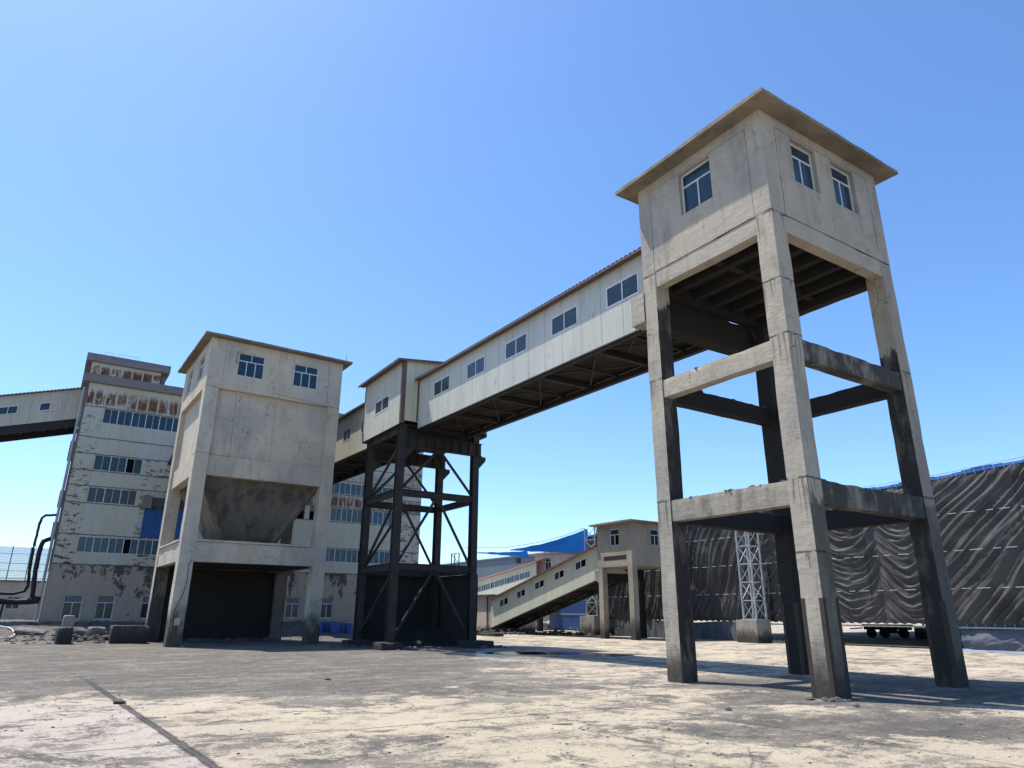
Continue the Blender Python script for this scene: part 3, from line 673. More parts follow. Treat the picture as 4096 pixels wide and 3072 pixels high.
def gallery(name, label, group, x0, x1, y0, y1, zb, zt, slope, wins, panel='panel', roofm='roof_sheet', eave=0.3, under=True, rise=0.30, end0=True, end1=True, seed=0, wslope=True, open_win=()):
    """box gallery along y; zb/zt bottom and wall top at y0, slope dz/dy"""
    G = thing(name, (x0, y0, zb), label, 'conveyor gallery', group)
    z_at = lambda y: slope*(y-y0)
    w = MB(); w.wall(('x', x0), y0, y1, zb, zt, [(a, b, lo-z_at(a), hi-z_at(a)) for (a, b, lo, hi) in wins] if slope == 0 else [(a, b, lo, hi) for (a, b, lo, hi) in wins], out=-1, depth=0.08, slope=slope)
    w.wall(('x', x1), y0, y1, zb, zt, out=1, slope=slope)
    for yy, o_, on in ((y0, -1, end0), (y1, 1, end1)):
        if on:
            z = z_at(yy); w.poly([(x0, yy, zb+z), (x1, yy, zb+z), (x1, yy, zt+z), ((x0+x1)/2, yy, zt+z+rise), (x0, yy, zt+z)], [(0, 1, 2, 3, 4) if o_ < 0 else (4, 3, 2, 1, 0)])
    w.build('side_wall', panel, G)
    for i, (a, b, lo, hi) in enumerate(wins):
        window(G, ('x', x0), a, b, lo, hi, inset=-0.015, fr=0.055, cols=2, glassm='glass_grey', slope=slope, uref=y0, open_pane=0 if i in open_win else None)
    r = MB(); corrugated(r, x0-eave, x1+eave, zt+rise+0.06, zt-0.02, zt-0.02, y0-0.1, y1+0.1, z_at); r.build('roof', roofm, G)
    tr = MB()
    lo_ = MB()
    for x in (x0-0.02, x1+0.02): lo_.bar((x, y0, zb-0.01), (x, y1, zb-0.01+z_at(y1)), 0.05, 0.05)
    lo_.build('bottom_edge', 'black_metal', G)
    tr.bar((x0-eave*0.95, y0-0.08, zt-0.075+z_at(y0-0.08)), (x0-eave*0.95, y1, zt-0.075+z_at(y1)), 0.03, 0.06)
    tr.bar((x0-eave*0.5, y0, zt-0.055), (x0-eave*0.5, y1, zt-0.055+z_at(y1)), eave*0.9, 0.012)
    tr.build('eave_trim', 'trim', G)
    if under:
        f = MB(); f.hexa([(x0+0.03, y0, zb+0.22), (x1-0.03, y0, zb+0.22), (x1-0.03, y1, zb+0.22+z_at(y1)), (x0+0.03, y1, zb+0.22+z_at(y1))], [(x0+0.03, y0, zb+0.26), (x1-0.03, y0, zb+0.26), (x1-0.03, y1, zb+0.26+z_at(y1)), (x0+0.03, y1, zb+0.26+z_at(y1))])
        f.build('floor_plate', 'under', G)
        st = MB()
        for x in (x0+0.16, x1-0.14):
            for dz, wd, hh in ((0.0, 0.20, 0.014), (0.20, 0.20, 0.014), (0.10, 0.014, 0.19)):
                st.bar((x, y0+0.05, zb-0.03+dz-(0.10 if x > x0+1 else 0)), (x, y1-0.05, zb-0.03+dz-(0.10 if x > x0+1 else 0)+z_at(y1)), wd, hh)
        n = max(2, int((y1-y0)/1.65))
        for i in range(n+1):
            y = y0+0.1+(y1-y0-0.2)*i/n
            st.bar((x0+0.1, y, zb+0.08+z_at(y)), (x1-0.1, y, zb+0.08+z_at(y)), 0.16 if i % 2 == 0 else 0.07, 0.20 if i % 2 == 0 else 0.08)
        for i in range(0, n-1, 2):
            ya = y0+0.1+(y1-y0-0.2)*i/n; yb = y0+0.1+(y1-y0-0.2)*min(n, i+2)/n
            st.bar((x0+0.2, ya, zb+0.05+z_at(ya)), (x1-0.2, yb, zb+0.05+z_at(yb)), 0.06, 0.05); st.bar((x1-0.2, ya, zb+0.10+z_at(ya)), (x0+0.2, yb, zb+0.10+z_at(yb)), 0.06, 0.05)
        st.build('floor_frame', 'black_metal', G)
    return G
GX0, GX1 = 14.65, 17.6
s1 = 0.0145
gallery('conveyor_gallery', 'long pale clad gallery joining the tall concrete tower to the steel trestle', 'conveyor galleries of the coal yard', GX0, GX1, 13.75, 31.35, 10.30, 12.98, s1,
        [(14.86, 16.48, 11.60, 12.38), (18.09, 19.71, 11.60, 12.38), (21.38, 23.0, 11.60, 12.38), (24.68, 26.30, 11.60, 12.38), (27.96, 29.66, 11.60, 12.38)])
gallery('conveyor_gallery', 'shaded clad gallery between the steel trestle and the concrete silo', 'conveyor galleries of the coal yard', 14.7, 17.5, 36.65, 55.95, 10.85, 13.75, 0.022,
        [(38.3, 39.6, 12.0, 12.8), (41.4, 42.7, 12.0, 12.8), (44.6, 45.9, 12.0, 12.8)], panel='panel')

# transfer box on the steel trestle
SB = thing('transfer_box', (13.7, 31.4, 10.75), 'pale clad box with a brown corner strip on top of the steel trestle', 'conveyor housing')
BX0, BX1, BY0, BY1 = 13.7, 18.85, 31.4, 36.6
w = MB(); w.wall(('x', BX0), BY0, BY1, 10.78, 14.16, [(33.02, 34.94, 11.97, 12.72)], out=-1, depth=0.08); w.build('side_wall', 'panel', SB)
w = MB(); w.wall(('x', BX1), BY0, BY1, 10.75, 14.16, out=1); w.build('side_wall', 'panel', SB)
w = MB(); w.wall(('y', BY1), BX0, BX1, 10.75, 14.16, out=1); w.build('end_wall', 'panel_x', SB)
w = MB(); w.wall(('y', BY0), BX0, BX1, 10.95, 14.16, out=-1)
w.poly([(BX0, BY0, 14.16), (BX1, BY0, 14.16), ((BX0+BX1)/2, BY0, 14.5)], [(0, 1, 2)])
w.build('end_wall', 'panel_x', SB)
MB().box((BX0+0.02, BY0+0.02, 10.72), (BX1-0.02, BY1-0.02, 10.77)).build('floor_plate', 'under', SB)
window(SB, ('x', BX0), 33.02, 34.94, 11.97, 12.72, inset=-0.015, fr=0.06, cols=2, glassm='glass_grey')
r = MB(); corrugated(r, BX0-0.38, BX1+0.3, 14.50, 14.14, 14.14, BY0-0.25, BY1+0.3, lambda y: 0.0, pitch=0.2); r.build('roof', 'roof_sheet', SB)
tr = MB(); tr.box((BX0-0.02, BY0-0.02, 10.80), (BX0+0.20, BY0+0.0, 14.14)); tr.box((BX0-0.02, BY0, 10.80), (BX0-0.0, BY0+0.16, 14.13))
tr.box((BX0-0.012, BY1-0.1, 10.8), (BX0-0.0, BY1+0.01, 14.13)); tr.box((14.58, BY0-0.05, 11.0), (14.64, BY0, 13.1))
tr.bar((BX0-0.36, BY0-0.24, 14.08), (BX0-0.36, BY1+0.28, 14.08), 0.03, 0.07); tr.bar((BX0-0.2, BY0-0.2, 14.11), (BX0-0.2, BY1+0.25, 14.11), 0.34, 0.012)
tr.bar((BX0-0.36, BY0-0.24, 14.10), ((BX0+BX1)/2, BY0-0.24, 14.44), 0.02, 0.10, up=(0, 0, 1)); tr.bar(((BX0+BX1)/2, BY0-0.24, 14.44), (BX1+0.28, BY0-0.24, 14.10), 0.02, 0.10)
tr.build('corner_trim', 'trim', SB)

# steel trestle
ST = thing('steel_trestle', (13.7, 31.4, 0), 'dark braced steel trestle carrying the conveyor gallery', 'trestle')
SX0, SX1, SY0, SY1 = 13.72, 18.40, 31.42, 35.85
def hcol(x, y, z0, z1, w=0.36):
    m_ = MB(); t = 0.02
    m_.box((x, y, z0), (x+w, y+t, z1)); m_.box((x, y+w-t, z0), (x+w, y+w, z1)); m_.box((x+w/2-0.01, y+t, z0), (x+w/2+0.01, y+w-t, z1))
    return m_
def ibeam(p, q, h=0.34, w=0.2, t=0.018):
    p = Vector(p); q = Vector(q); m_ = MB(); z = Vector((0, 0, h/2-t/2))
    m_.bar(p+z, q+z, w, t); m_.bar(p-z, q-z, w, t); m_.bar(p, q, 0.014, h-2*t); return m_
cpos = [(SX0, SY0), (SX0, SY1-0.36), (SX1-0.36, SY0), (SX1-0.36, SY1-0.36)]
for (x, y) in cpos:
    hcol(x, y, 0.32, 10.74).build('column', 'steel', ST)
    MB().box((x-0.07, y-0.07, 0.30), (x+0.43, y+0.43, 0.335)).build('base_plate', 'steel', ST)
c0, c1, d0, d1_ = SX0+0.18, SX1-0.18, SY0+0.18, SY1-0.18
for zc in (3.72, 7.28):
    for (p, q) in (((c0+0.18, SY0+0.06, zc), (c1-0.18, SY0+0.06, zc)), ((c0+0.18, SY1-0.06, zc-0.05), (c1-0.18, SY1-0.06, zc-0.05)), ((SX0+0.06, d0+0.18, zc), (SX0+0.06, d1_-0.18, zc)), ((SX1-0.06, d0+0.18, zc), (SX1-0.06, d1_-0.18, zc))):
        ibeam(p, q).build('beam', 'steel', ST)
for y in (SY0+0.02, SY1-0.3):
    g_ = MB(); zc = 9.95
    g_.bar((SX0+0.35, y, zc+0.33), (SX1+0.12, y, zc+0.33), 0.3, 0.03); g_.bar((SX0+0.35, y, zc-0.33), (SX1+0.12, y, zc-0.33), 0.3, 0.03); g_.bar((SX0+0.35, y, zc), (SX1+0.12, y, zc), 0.02, 0.63)
    for i in range(9):
        x = SX0+0.5+i*0.5; g_.box((x, y-0.14, zc-0.31), (x+0.015, y+0.14, zc+0.31))
    g_.build('head_girder', 'steel', ST)
for (x, y) in cpos:
    s_ = 1 if x > 15 else -1
    k = MB(); xx = x+0.36 if x > 15 else x+0.36
    k.poly([(xx, y+0.02, 9.62), (xx+0.42, y+0.02, 9.62), (xx+0.42, y+0.02, 9.42), (xx, y+0.02, 8.95), (xx, y+0.30, 9.62), (xx+0.42, y+0.30, 9.62), (xx+0.42, y+0.30, 9.42), (xx, y+0.30, 8.95)],
           [(0, 3, 2, 1), (4, 5, 6, 7), (0, 1, 5, 4), (1, 2, 6, 5), (2, 3, 7, 6), (3, 0, 4, 7)]).build('bracket', 'steel', ST)
for yy in (SY0+0.30, SY0+1.7, SY1-1.6): ibeam((SX0+0.05, yy, 10.5), (SX1-0.1, yy, 10.5), h=0.36).build('beam', 'steel', ST)
for xx in (SX0+0.12, SX1-0.5): ibeam((xx, SY0, 10.5), (xx, SY1, 10.5), h=0.34).build('beam', 'steel', ST)
def brace(p, q): MB().tube([p, q], 0.075, n=8).build('brace', 'steel', ST)
xm = (SX0+SX1)/2
for y in (SY0+0.18, SY1-0.18):
    for (lo, hi) in ((0.55, 3.50), (3.95, 7.05), (7.50, 9.60)):
        if y > SY0+1 and lo < 1: continue
        brace((xm-0.12, y, hi), (SX0+0.40, y, lo+0.08)); brace((xm+0.12, y, hi), (SX1-0.40, y, lo+0.08))
        MB().box((xm-0.26, y-0.012, hi-0.1), (xm+0.26, y+0.012, hi+0.12)).build('gusset', 'steel', ST)
for x in (SX0+0.18, SX1-0.18):
    for (lo, hi) in ((0.6, 3.4), (3.95, 7.0), (7.5, 9.6)):
        if x > SX0+1 and lo < 1: continue
        if x < SX0+1: brace((x, SY1-0.42, lo), (x, SY0+0.40, hi))
# ladder stub and cable on the left leg
cb = MB(); cb.tube([(SX0-0.03, SY0+0.02, z) for z in (0.4, 2, 4, 6, 8, 10.5)], 0.012, n=5); cb.build('cable', 'black_metal', ST)
# footings
for (x0_, y0_, x1_, y1_, h, sd) in ((13.25, 31.0, 14.35, 32.05, 0.32, 2), (13.2, 35.05, 14.5, 36.0, 0.30, 5), (17.75, 30.95, 19.2, 32.1, 0.33, 8), (17.8, 35.2, 18.9, 36.1, 0.3, 11)):
    MB().rbox((x0_, y0_, -0.02), (x1_, y1_, h), seg=0.12, amp=0.03, chip=0.06, seed=sd).build('footing', 'block_dark', ST)
rk = MB(); rr_ = random.Random(4)
for i in range(150):
    (x, y) = [(14.5, 31.3), (18.9, 31.6), (13.3, 35.3)][i % 3]
    rock_mb((x+rr_.gauss(0, 0.45), y+rr_.gauss(0, 0.35), 0), 0.04+rr_.random()**2*0.16, seed=i, mb=rk)
tag(rk.build('coal_spoil', 'rock'), kind='stuff')
# coal retaining walls behind the trestle
RW = thing('retaining_wall', (13.9, 36.0, 0), 'black coal bay wall behind the legs of the steel trestle', 'wall')
MB().rbox((14.0, 36.15, 0), (18.75, 36.4, 3.55), seg=0.3, amp=0.03, chip=0.03, seed=3).build('back_panel', 'coal_wall', RW)
MB().rbox((18.5, 31.9, 0), (18.75, 36.14, 3.55), seg=0.3, amp=0.03, chip=0.03, seed=6).build('side_panel', 'coal_wall', RW)
heap = MB(); N_ = 26
for j in range(N_+1):
    for i in range(N_+1):
        x = 14.3+4.15*i/N_; y = 32.6+3.5*j/N_
        d = min(1, max(0, (x-14.6)/3.9))*0.7+min(1, max(0, (y-32.8)/3.3))*0.8-0.75
        e = min(i, j, 6)/6
        heap.v.append((x, y, max(-0.03, d*1.5*min(1, e+0.2))+0.08*mnoise.noise(Vector((x*2, y*2, 1)))*e-0.02))
for j in range(N_):
    for i in range(N_):
        k = j*(N_+1)+i; heap.f.append((k, k+1, k+N_+2, k+N_+1))
tag(heap.build('coal_heap', 'coal_wall', smooth=True), kind='stuff')

# ================================================================== concrete silo with hopper
SL = thing('silo_tower', (5.40, 38.56, 0), 'broad concrete storage silo on four legs with a hopper underneath', 'silo', rz=0.0291, local=True)
SW, SD = 7.55, 7.19
for k, (x, y) in enumerate(((0, 0), (0, SD-0.7), (SW-0.7, 0), (SW-0.7, SD-0.7))):
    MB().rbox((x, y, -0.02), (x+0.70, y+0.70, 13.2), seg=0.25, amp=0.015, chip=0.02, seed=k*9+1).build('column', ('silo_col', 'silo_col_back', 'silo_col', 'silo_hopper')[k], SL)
def lb(a, b, mt='silo', nm='beam', **k): return MB().rbox(a, b, **{**dict(seg=0.25, amp=0.012, chip=0.02, seed=int(abs(a[0]*7+a[2]*3))), **k}).build(nm, mt, SL)
for (z0, z1, rec, wd) in ((4.02, 5.02, 0.03, 0.4),):
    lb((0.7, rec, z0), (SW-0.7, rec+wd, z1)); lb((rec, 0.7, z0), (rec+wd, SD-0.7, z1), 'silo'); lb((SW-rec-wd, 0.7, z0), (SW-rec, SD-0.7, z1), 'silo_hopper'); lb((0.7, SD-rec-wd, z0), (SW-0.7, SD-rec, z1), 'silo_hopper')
lb((0.7, -0.04, 5.025), (SW-0.7, 0.45, 5.13), chip=0.01); lb((-0.04, 0.7, 5.025), (0.45, SD-0.7, 5.13), chip=0.01)
MB().box((0.45, 0.45, 4.06), (SW-0.45, SD-0.45, 4.2)).build('bay_shade_slab', 'coal_wall', SL)  # slab added under the hopper to darken the bay
# bin walls (recessed panels), lower ring beam, top room
b_ = MB()
b_.wall(('y', 0.26), 0.7, SW-0.7, 9.50, 13.2, out=-1); b_.wall(('x', 0.26), 0.7, SD-0.7, 9.50, 13.2, out=-1)
b_.wall(('x', SW-0.17), 0.7, SD-0.7, 8.5, 13.2, out=1); b_.wall(('y', SD-0.17), 0.7, SW-0.7, 8.5, 13.2, out=1)
b_.build('bin_wall', 'silo', SL)
lb((0.7, 0.11, 8.45), (SW-0.7, 0.6, 9.52), chip=0.012, nm='ring_beam'); lb((0.11, 0.7, 8.45), (0.6, SD-0.7, 9.52), chip=0.012, nm='ring_beam')
MB().box((0.6, 0.6, 8.5), (SW-0.6, SD-0.6, 8.6)).build('bin_floor', 'silo_hopper', SL)
wl = MB()
WF = [(1.50, 2.95, 14.10, 15.47), (4.64, 6.08, 14.10, 15.47)]; WLf = [(1.45, 2.95, 14.12, 15.5), (4.75, 5.95, 14.12, 15.5)]
wl.wall(('y', 0.0), 0.0, SW, 13.2, 16.02, WF, out=-1, depth=0.22); wl.wall(('x', 0.0), 0, SD, 13.2, 16.02, WLf, out=-1, depth=0.22)
wl.wall(('x', SW), 0, SD, 13.2, 16.02, out=1); wl.wall(('y', SD), 0, SW, 13.2, 16.02, out=1)
wl.poly([(0, 0, 13.2), (SW, 0, 13.2), (SW, SD, 13.2), (0, SD, 13.2)], [(3, 2, 1, 0)])
wl.build('room_wall', 'silo', SL)
for a in WF: window(SL, ('y', 0.0), *a, inset=0.07, cols=3, transom=0.47, tcols=2, fr=0.05)
for a in WLf: window(SL, ('x', 0.0), *a, inset=0.07, cols=2, transom=0.47, tcols=1, fr=0.05)
MB().rbox((-0.45, -0.45, 16.02), (SW+0.45, SD+0.45, 16.14), seg=0.2, amp=0.012, chip=0.014, seed=44).build('roof_slab', 'roof_conc', SL)
# broken brick edge beside the first window, downpipe scraps
bk = MB(); rr_ = random.Random(2)
for i in range(11): bk.rbox((1.34+rr_.random()*0.05, -0.012, 14.72+i*0.072), (1.47, 0.05, 14.775+i*0.072), seg=0.06, amp=0.004, chip=0.006, seed=i)
bk.build('broken_brick_edge', 'block', SL)
cj = MB()
def crackline(mb, a, b, amp=0.03, wd=0.012, gate=-0.3, seed=0):
    a = Vector(a); b = Vector(b); n = max(2, int((b-a).length/0.09)); prev = None; d = (b-a).normalized(); sd = Vector((0, 0, 1)) if abs(d.z) < 0.5 else (Vector((1, 0, 0)) if abs(a.y-b.y) < 0.01 and a.y < 0.3 and a.y > -0.3 else Vector((0, 1, 0)))
    for i in range(n+1):
        p = a.lerp(b, i/n); nn = mnoise.noise(p*2.3+Vector((seed, 0, 0)))*amp+mnoise.noise(p*9)*amp*0.35
        q = p+sd*nn
        if prev is not None: mb.bar(prev, q, wd*(0.6+abs(mnoise.noise(p*5))*1.5) if mnoise.noise(p*1.0+Vector((seed, 7, 0))) > gate else 0.003, 0.006)
        prev = q
    mb.build('crack', 'void', SL); mb.v = []; mb.f = []
crackline(cj, (0.0, -0.006, 13.25), (0.72, -0.006, 13.22)); crackline(cj, (3.6, -0.006, 13.42), (SW, -0.006, 13.18), wd=0.02); crackline(cj, (0.78, -0.006, 13.3), (0.82, -0.006, 15.9), wd=0.008); crackline(cj, (6.75, -0.006, 13.3), (6.72, -0.006, 15.9))
crackline(cj, (0.75, 0.252, 9.56), (6.8, 0.252, 9.5), wd=0.02); crackline(cj, (1.75, 0.254, 9.6), (1.72, 0.254, 13.1), wd=0.014, gate=-0.6); crackline(cj, (0.75, 0.254, 11.6), (1.8, 0.254, 11.58), wd=0.01); crackline(cj, (3.9, 0.254, 9.6), (3.9, 0.254, 13.1), wd=0.007, gate=-0.1)
crackline(cj, (5.0, 0.254, 10.9), (6.8, 0.254, 10.9), wd=0.008); crackline(cj, (-0.006, 0.0, 9.55), (-0.006, 0.7, 9.5)); crackline(cj, (0.0, -0.006, 9.6), (0.7, -0.006, 9.55))
# hopper: inverted pyramid with ribs at the arrises
hp = MB(); t = [(0.75, 0.62, 8.5), (SW-0.75, 0.62, 8.5), (SW-0.75, SD-0.62, 8.5), (0.75, SD-0.62, 8.5)]; bt = [(3.0, 2.7, 4.25), (4.5, 2.7, 4.25), (4.5, 4.3, 4.25), (3.0, 4.3, 4.25)]
hp.hexa(bt, t); hp.build('hopper', 'silo_hopper', SL)
for i in range(4): MB().bar(t[i], bt[i], 0.34, 0.34).build('hopper_rib', 'silo_hopper', SL)
# blackened loading bay under the added slab
lb((0.7, 6.7, 0), (SW-0.7, 6.95, 4.02), 'coal_wall', 'bay_wall', seg=0.4, amp=0.05)
MB().tube([(SW+0.1, -0.2, 16.1), (SW+0.1, -0.2, 16.7)], 0.012, n=5).build('lightning_rod', 'black_metal', SL)
# conduit and switch box on the near leg
cd_ = MB(); pts = [(0.62, -0.015, 4.1), (0.5, -0.02, 3.9), (0.52, -0.03, 3.0), (0.42, -0.05, 2.4), (0.2, -0.03, 1.8), (0.13, -0.03, 1.5), (0.22, -0.03, 1.25), (0.18, -0.04, 0.8), (0.35, -0.04, 0.75), (0.36, -0.03, 1.0)]
cd_.tube(pts, 0.012, n=5); cd_.build('cable', 'black_metal', SL)
bx_ = MB(); bx_.rbox((0.22, -0.10, 0.98), (0.47, -0.005, 1.32), seg=0.08, amp=0.0, chip=0.01); 
for (a, b) in ((0.28, 1.22), (0.38, 1.22), (0.33, 1.10), (0.30, 1.05), (0.40, 1.05)): bx_.tube([(a, -0.10, b), (a, -0.13, b)], 0.018, n=8)
bx_.build('switch_box', 'silo', SL)

# low black slabs and coal lying along the back of the bay
rk = MB(); rr_ = random.Random(12)
for i in range(120):
    rock_mb((6.5+rr_.random()*5.5, 43.9+rr_.random()*1.4, 0), 0.05+rr_.random()**2*0.25, seed=i, mb=rk)
tag(rk.build('coal_spoil', 'rock'), kind='stuff')

# ================================================================== rusting multi-storey washing plant
RB = thing('plant_building', (0.1, 56, 0.5), 'tall rusting white clad plant building with rows of windows behind the silo', 'building')
RX0, RX1, RY0, RY1 = 0.10, 26.9, 56.0, 68.0
rows = [(14.44, 15.52, 1.45, 8.75, 'glass', None), (11.04, 12.10, 1.45, 4.45, 'glass', None), (8.79, 9.83, 1.45, 4.45, 'glass_grey', None), (5.42, 6.45, 1.45, 6.9, 'glass_teal', None),
        (11.03, 11.99, 14.6, 24.1, 'glass_teal', None), (5.52, 6.54, 14.6, 24.2, 'glass_teal', None), (8.78, 9.86, 18.75, 24.3, 'glass_teal', None)]
holes = []; units = []
for (lo, hi, a, b, gm, _) in rows:
    n = max(1, round((b-a)/0.97)); st = (b-a)/n
    for i in range(n): units.append((a+i*st, a+(i+1)*st, lo, hi, gm))
    holes.append((a, b, lo, hi))
opens = [(13.0, 14.6, 8.75, 9.86), (15.2, 16.6, 8.75, 9.86), (17.0, 18.45, 8.75, 9.86)]
gf = [(1.30, 2.38, 1.10, 2.65), (3.22, 4.26, 1.10, 2.65), (5.95, 7.0, 1.15, 2.65), (15.90, 16.93, 1.20, 2.72), (18.62, 19.62, 1.20, 2.75), (22.6, 23.6, 1.2, 2.72)]
w = MB(); w.wall(('y', RY0), RX0, RX1, 4.60, 17.3, holes+opens, out=-1, depth=0.14)
w.wall(('x', RX0), RY0, RY1, 4.60, 17.3, out=-1); w.wall(('x', RX1), RY0, RY1, 4.60, 17.3, out=1); w.wall(('y', RY1), RX0, RX1, 4.6, 17.3, out=1)
w.build('cladding_wall', 'rusty', RB)
w = MB(); w.wall(('y', RY0+0.05), RX0+0.05, RX1-0.05, 0.3, 4.60, gf, out=-1, depth=0.2)
w.wall(('x', RX0+0.05), RY0, RY1, 0.3, 4.60, out=-1); w.wall(('x', RX1-0.05), RY0, RY1, 0.3, 4.60, out=1)
w.build('plinth_wall', 'plinth', RB)
rr_ = random.Random(21)
for (a, b, lo, hi, gm) in units:
    window(RB, ('y', RY0), a, b, lo, hi, inset=0.04, fr=0.026, cols=2, glassm=gm, open_pane=(0 if rr_.random() < 0.06 else None))
for k, (a, b, lo, hi) in enumerate(gf):
    window(RB, ('y', RY0+0.05), a, b, lo, hi, inset=0.1, fr=0.05, cols=2, transom=0.48, glassm='glass_grey', boards=True)
for (a, b, lo, hi) in opens:
    MB().box((a-0.05, RY0+0.9, lo-0.1), (b+0.05, RY0+0.95, hi+0.1)).build('dark_opening', 'void', RB)
    MB().box((a, RY0+0.15, hi-0.42), (b, RY0+0.19, hi)).build('roller_blind', 'infill', RB)
# roof band, penthouse with its own band, handrail, downpipes on the narrow side
MB().rbox((RX0-0.28, RY0-0.30, 17.27), (RX1+0.3, RY1+0.3, 17.88), seg=0.6, amp=0.02, chip=0.02, seed=5).build('parapet', 'parapet', RB)
w = MB(); w.wall(('y', RY0+0.02), RX0, 4.65, 17.885, 18.85, out=-1); w.wall(('x', RX0), RY0+0.02, RY1-4, 17.885, 18.85, out=-1); w.wall(('x', 4.65), RY0+0.02, RY1-4, 17.885, 18.85, out=1)
w.build('penthouse_wall', 'rusty', RB)
MB().rbox((RX0-0.4, RY0-0.28, 18.83), (5.22, RY1-4, 19.42), seg=0.5, amp=0.02, chip=0.03, seed=8).build('penthouse_parapet', 'parapet', RB)
MB().box((4.75, RY0+0.5, 17.9), (5.05, RY0+0.75, 18.83)).build('roof_post', 'parapet', RB)
hr = MB()
for (a, b) in ((0.75, 1.35), (1.65, 3.0)):
    y = RY0+0.2
    hr.tube([(a, y, 19.4), (a, y, 19.78), (b, y, 19.78), (b, y, 19.4)], 0.012, n=5)
hr.build('handrail', 'black_metal', RB)
for i, (y, zt_) in enumerate(((57.2, 17.2), (60.4, 16.8), (63.5, 17.2))):
    MB().tube([(RX0-0.14, y, 1.0), (RX0-0.14, y, zt_)], 0.09, n=8).build('downpipe', 'galv', RB)
ct = MB(); ct.box((RX0-0.03, RY0-0.03, 4.7), (RX0+0.10, RY0-0.002, 17.25)); ct.build('corner_trim', 'trim', RB)
for (y0_, y1_, z0_, z1_) in ((58.5, 60.2, 12.2, 13.4), (62, 64, 9.2, 10.3), (57.8, 59.0, 6.4, 7.5)):
    MB().rbox((RX0-0.30, y0_, z0_), (RX0-0.004, y1_, z1_), seg=0.3, amp=0.02, chip=0.02, seed=3).build('duct_box', 'infill', RB)
# blue ribbed patch and boxed vents on the long facade
MB().box((5.10, RY0-0.06, 6.6), (8.6, RY0-0.004, 8.72)).build('blue_patch', 'blue_rib', RB)
MB().rbox((4.86, RY0-0.5, 8.62), (5.45, RY0-0.004, 9.52), seg=0.2, amp=0.01, chip=0.02).build('duct_box', 'infill', RB)
MB().rbox((5.46, RY0-0.35, 8.78), (8.2, RY0-0.004, 9.42), seg=0.3, amp=0.02, chip=0.02).build('duct_box', 'plinth', RB)

# short gallery falling from the plant into the back of the silo
gallery('conveyor_gallery', 'short steep gallery wedged between the rusting building and the silo', 'conveyor galleries of the coal yard', 6.35, 8.6, 45.6, 55.85, 11.2, 13.6, -0.16, [(52.8, 53.6, 12.6, 13.2)], rise=0.2)

# gallery on the left, rising to the plant
LG = thing('conveyor_gallery', (-14, 58.5, 11), 'pale gallery with sliding windows running off the left edge into the rusting building', 'conveyor gallery', 'conveyor galleries of the coal yard')
lx0, lx1, ly0, ly1 = -16.0, 0.08, 58.5, 61.3; sl_ = 0.30; zb_ = lambda x: 15.12+(x-0)*0.29; zt_ = lambda x: 17.42+(x-0)*0.305
wn = [(-4.85, -3.72), (-2.52, -1.27), (-8.4, -7.2), (-11.2, -10.0)]
w = MB()
w.hexa([(lx0, ly0, zb_(lx0)), (lx1, ly0, zb_(lx1)), (lx1, ly1, zb_(lx1)), (lx0, ly1, zb_(lx0))], [(lx0, ly0, zt_(lx0)), (lx1, ly0, zt_(lx1)), (lx1, ly1, zt_(lx1)), (lx0, ly1, zt_(lx0))])
w.build('side_wall', 'panel_warm', LG)
for i, (a, b) in enumerate(wn):
    zc = (zb_((a+b)/2)+zt_((a+b)/2))/2+0.02
    window(LG, ('y', ly0), a, b, zc-0.31+0*a, zc+0.29, inset=-0.07, fr=0.05, cols=2, glassm='glass', slope=0.29, uref=(a+b)/2, open_pane=1 if i == 1 else None)
r = MB(); n = 72
for i in range(n):
    x = lx0+(lx1-lx0)*i/n; x2 = lx0+(lx1-lx0)*(i+1)/n; xm_ = (x+x2)/2
    r.hexa([(x, ly0-0.25, zt_(x)+0.01), (x2, ly0-0.25, zt_(x2)+0.01), (x2, ly1+0.25, zt_(x2)+0.01), (x, ly1+0.25, zt_(x)+0.01)], [(x+0.03, ly0-0.25, zt_(x)+0.08), (x2-0.03, ly0-0.25, zt_(x2)+0.08), (x2-0.03, ly1+0.25, zt_(x2)+0.08), (x+0.03, ly1+0.25, zt_(x)+0.08)])
r.build('roof', 'roof_sheet', LG)
f = MB()
for y in (ly0+0.15, ly1-0.15): f.bar((lx0, y, zb_(lx0)-0.3), (lx1, y, zb_(lx1)-0.3), 0.2, 0.58)
for i in range(12): x = lx0+0.5+i*1.35; f.bar((x, ly0+0.2, zb_(x)-0.2), (x, ly1-0.2, zb_(x)-0.2), 0.14, 0.2)
f.build('floor_frame', 'black_metal', LG)

# lagged steam pipes
PP = thing('steam_pipes', (-1.0, 57.0, 0.9), 'black lagged pipes running along the ground and up the side of the rusting building', 'pipes')
def lump(mb, pts, r, n=10, seed=0):
    P_ = []
    for i in range(len(pts)-1):
        a, b = Vector(pts[i]), Vector(pts[i+1]); k = max(1, int((b-a).length/0.16)); P_ += [a.lerp(b, j/k) for j in range(k)]
    P_.append(Vector(pts[-1])); mb.tube([p+Vector((mnoise.noise(p*3+Vector((seed, 0, 0))), 0, mnoise.noise(p*3+Vector((0, seed, 5)))))*0.035 for p in P_], lambda i: r*(1+0.18*mnoise.noise(Vector((i*0.45, seed, 0)))), n=n)
    return mb
lump(MB(), [(-30, 57.1, 2.15), (-1.2, 57.0, 2.18), (-0.22, 57.0, 2.2), (-0.15, 57.05, 2.5)], 0.19, seed=1).build('pipe', 'black_metal', PP)
lump(MB(), [(-30, 57.5, 2.68), (-1.6, 57.4, 2.68), (-1.0, 57.4, 2.85), (-0.85, 57.4, 3.2), (-0.95, 57.3, 4.2), (-1.0, 57.2, 5.6), (-1.0, 57.2, 5.9)], 0.10, seed=2).build('pipe', 'black_metal', PP)
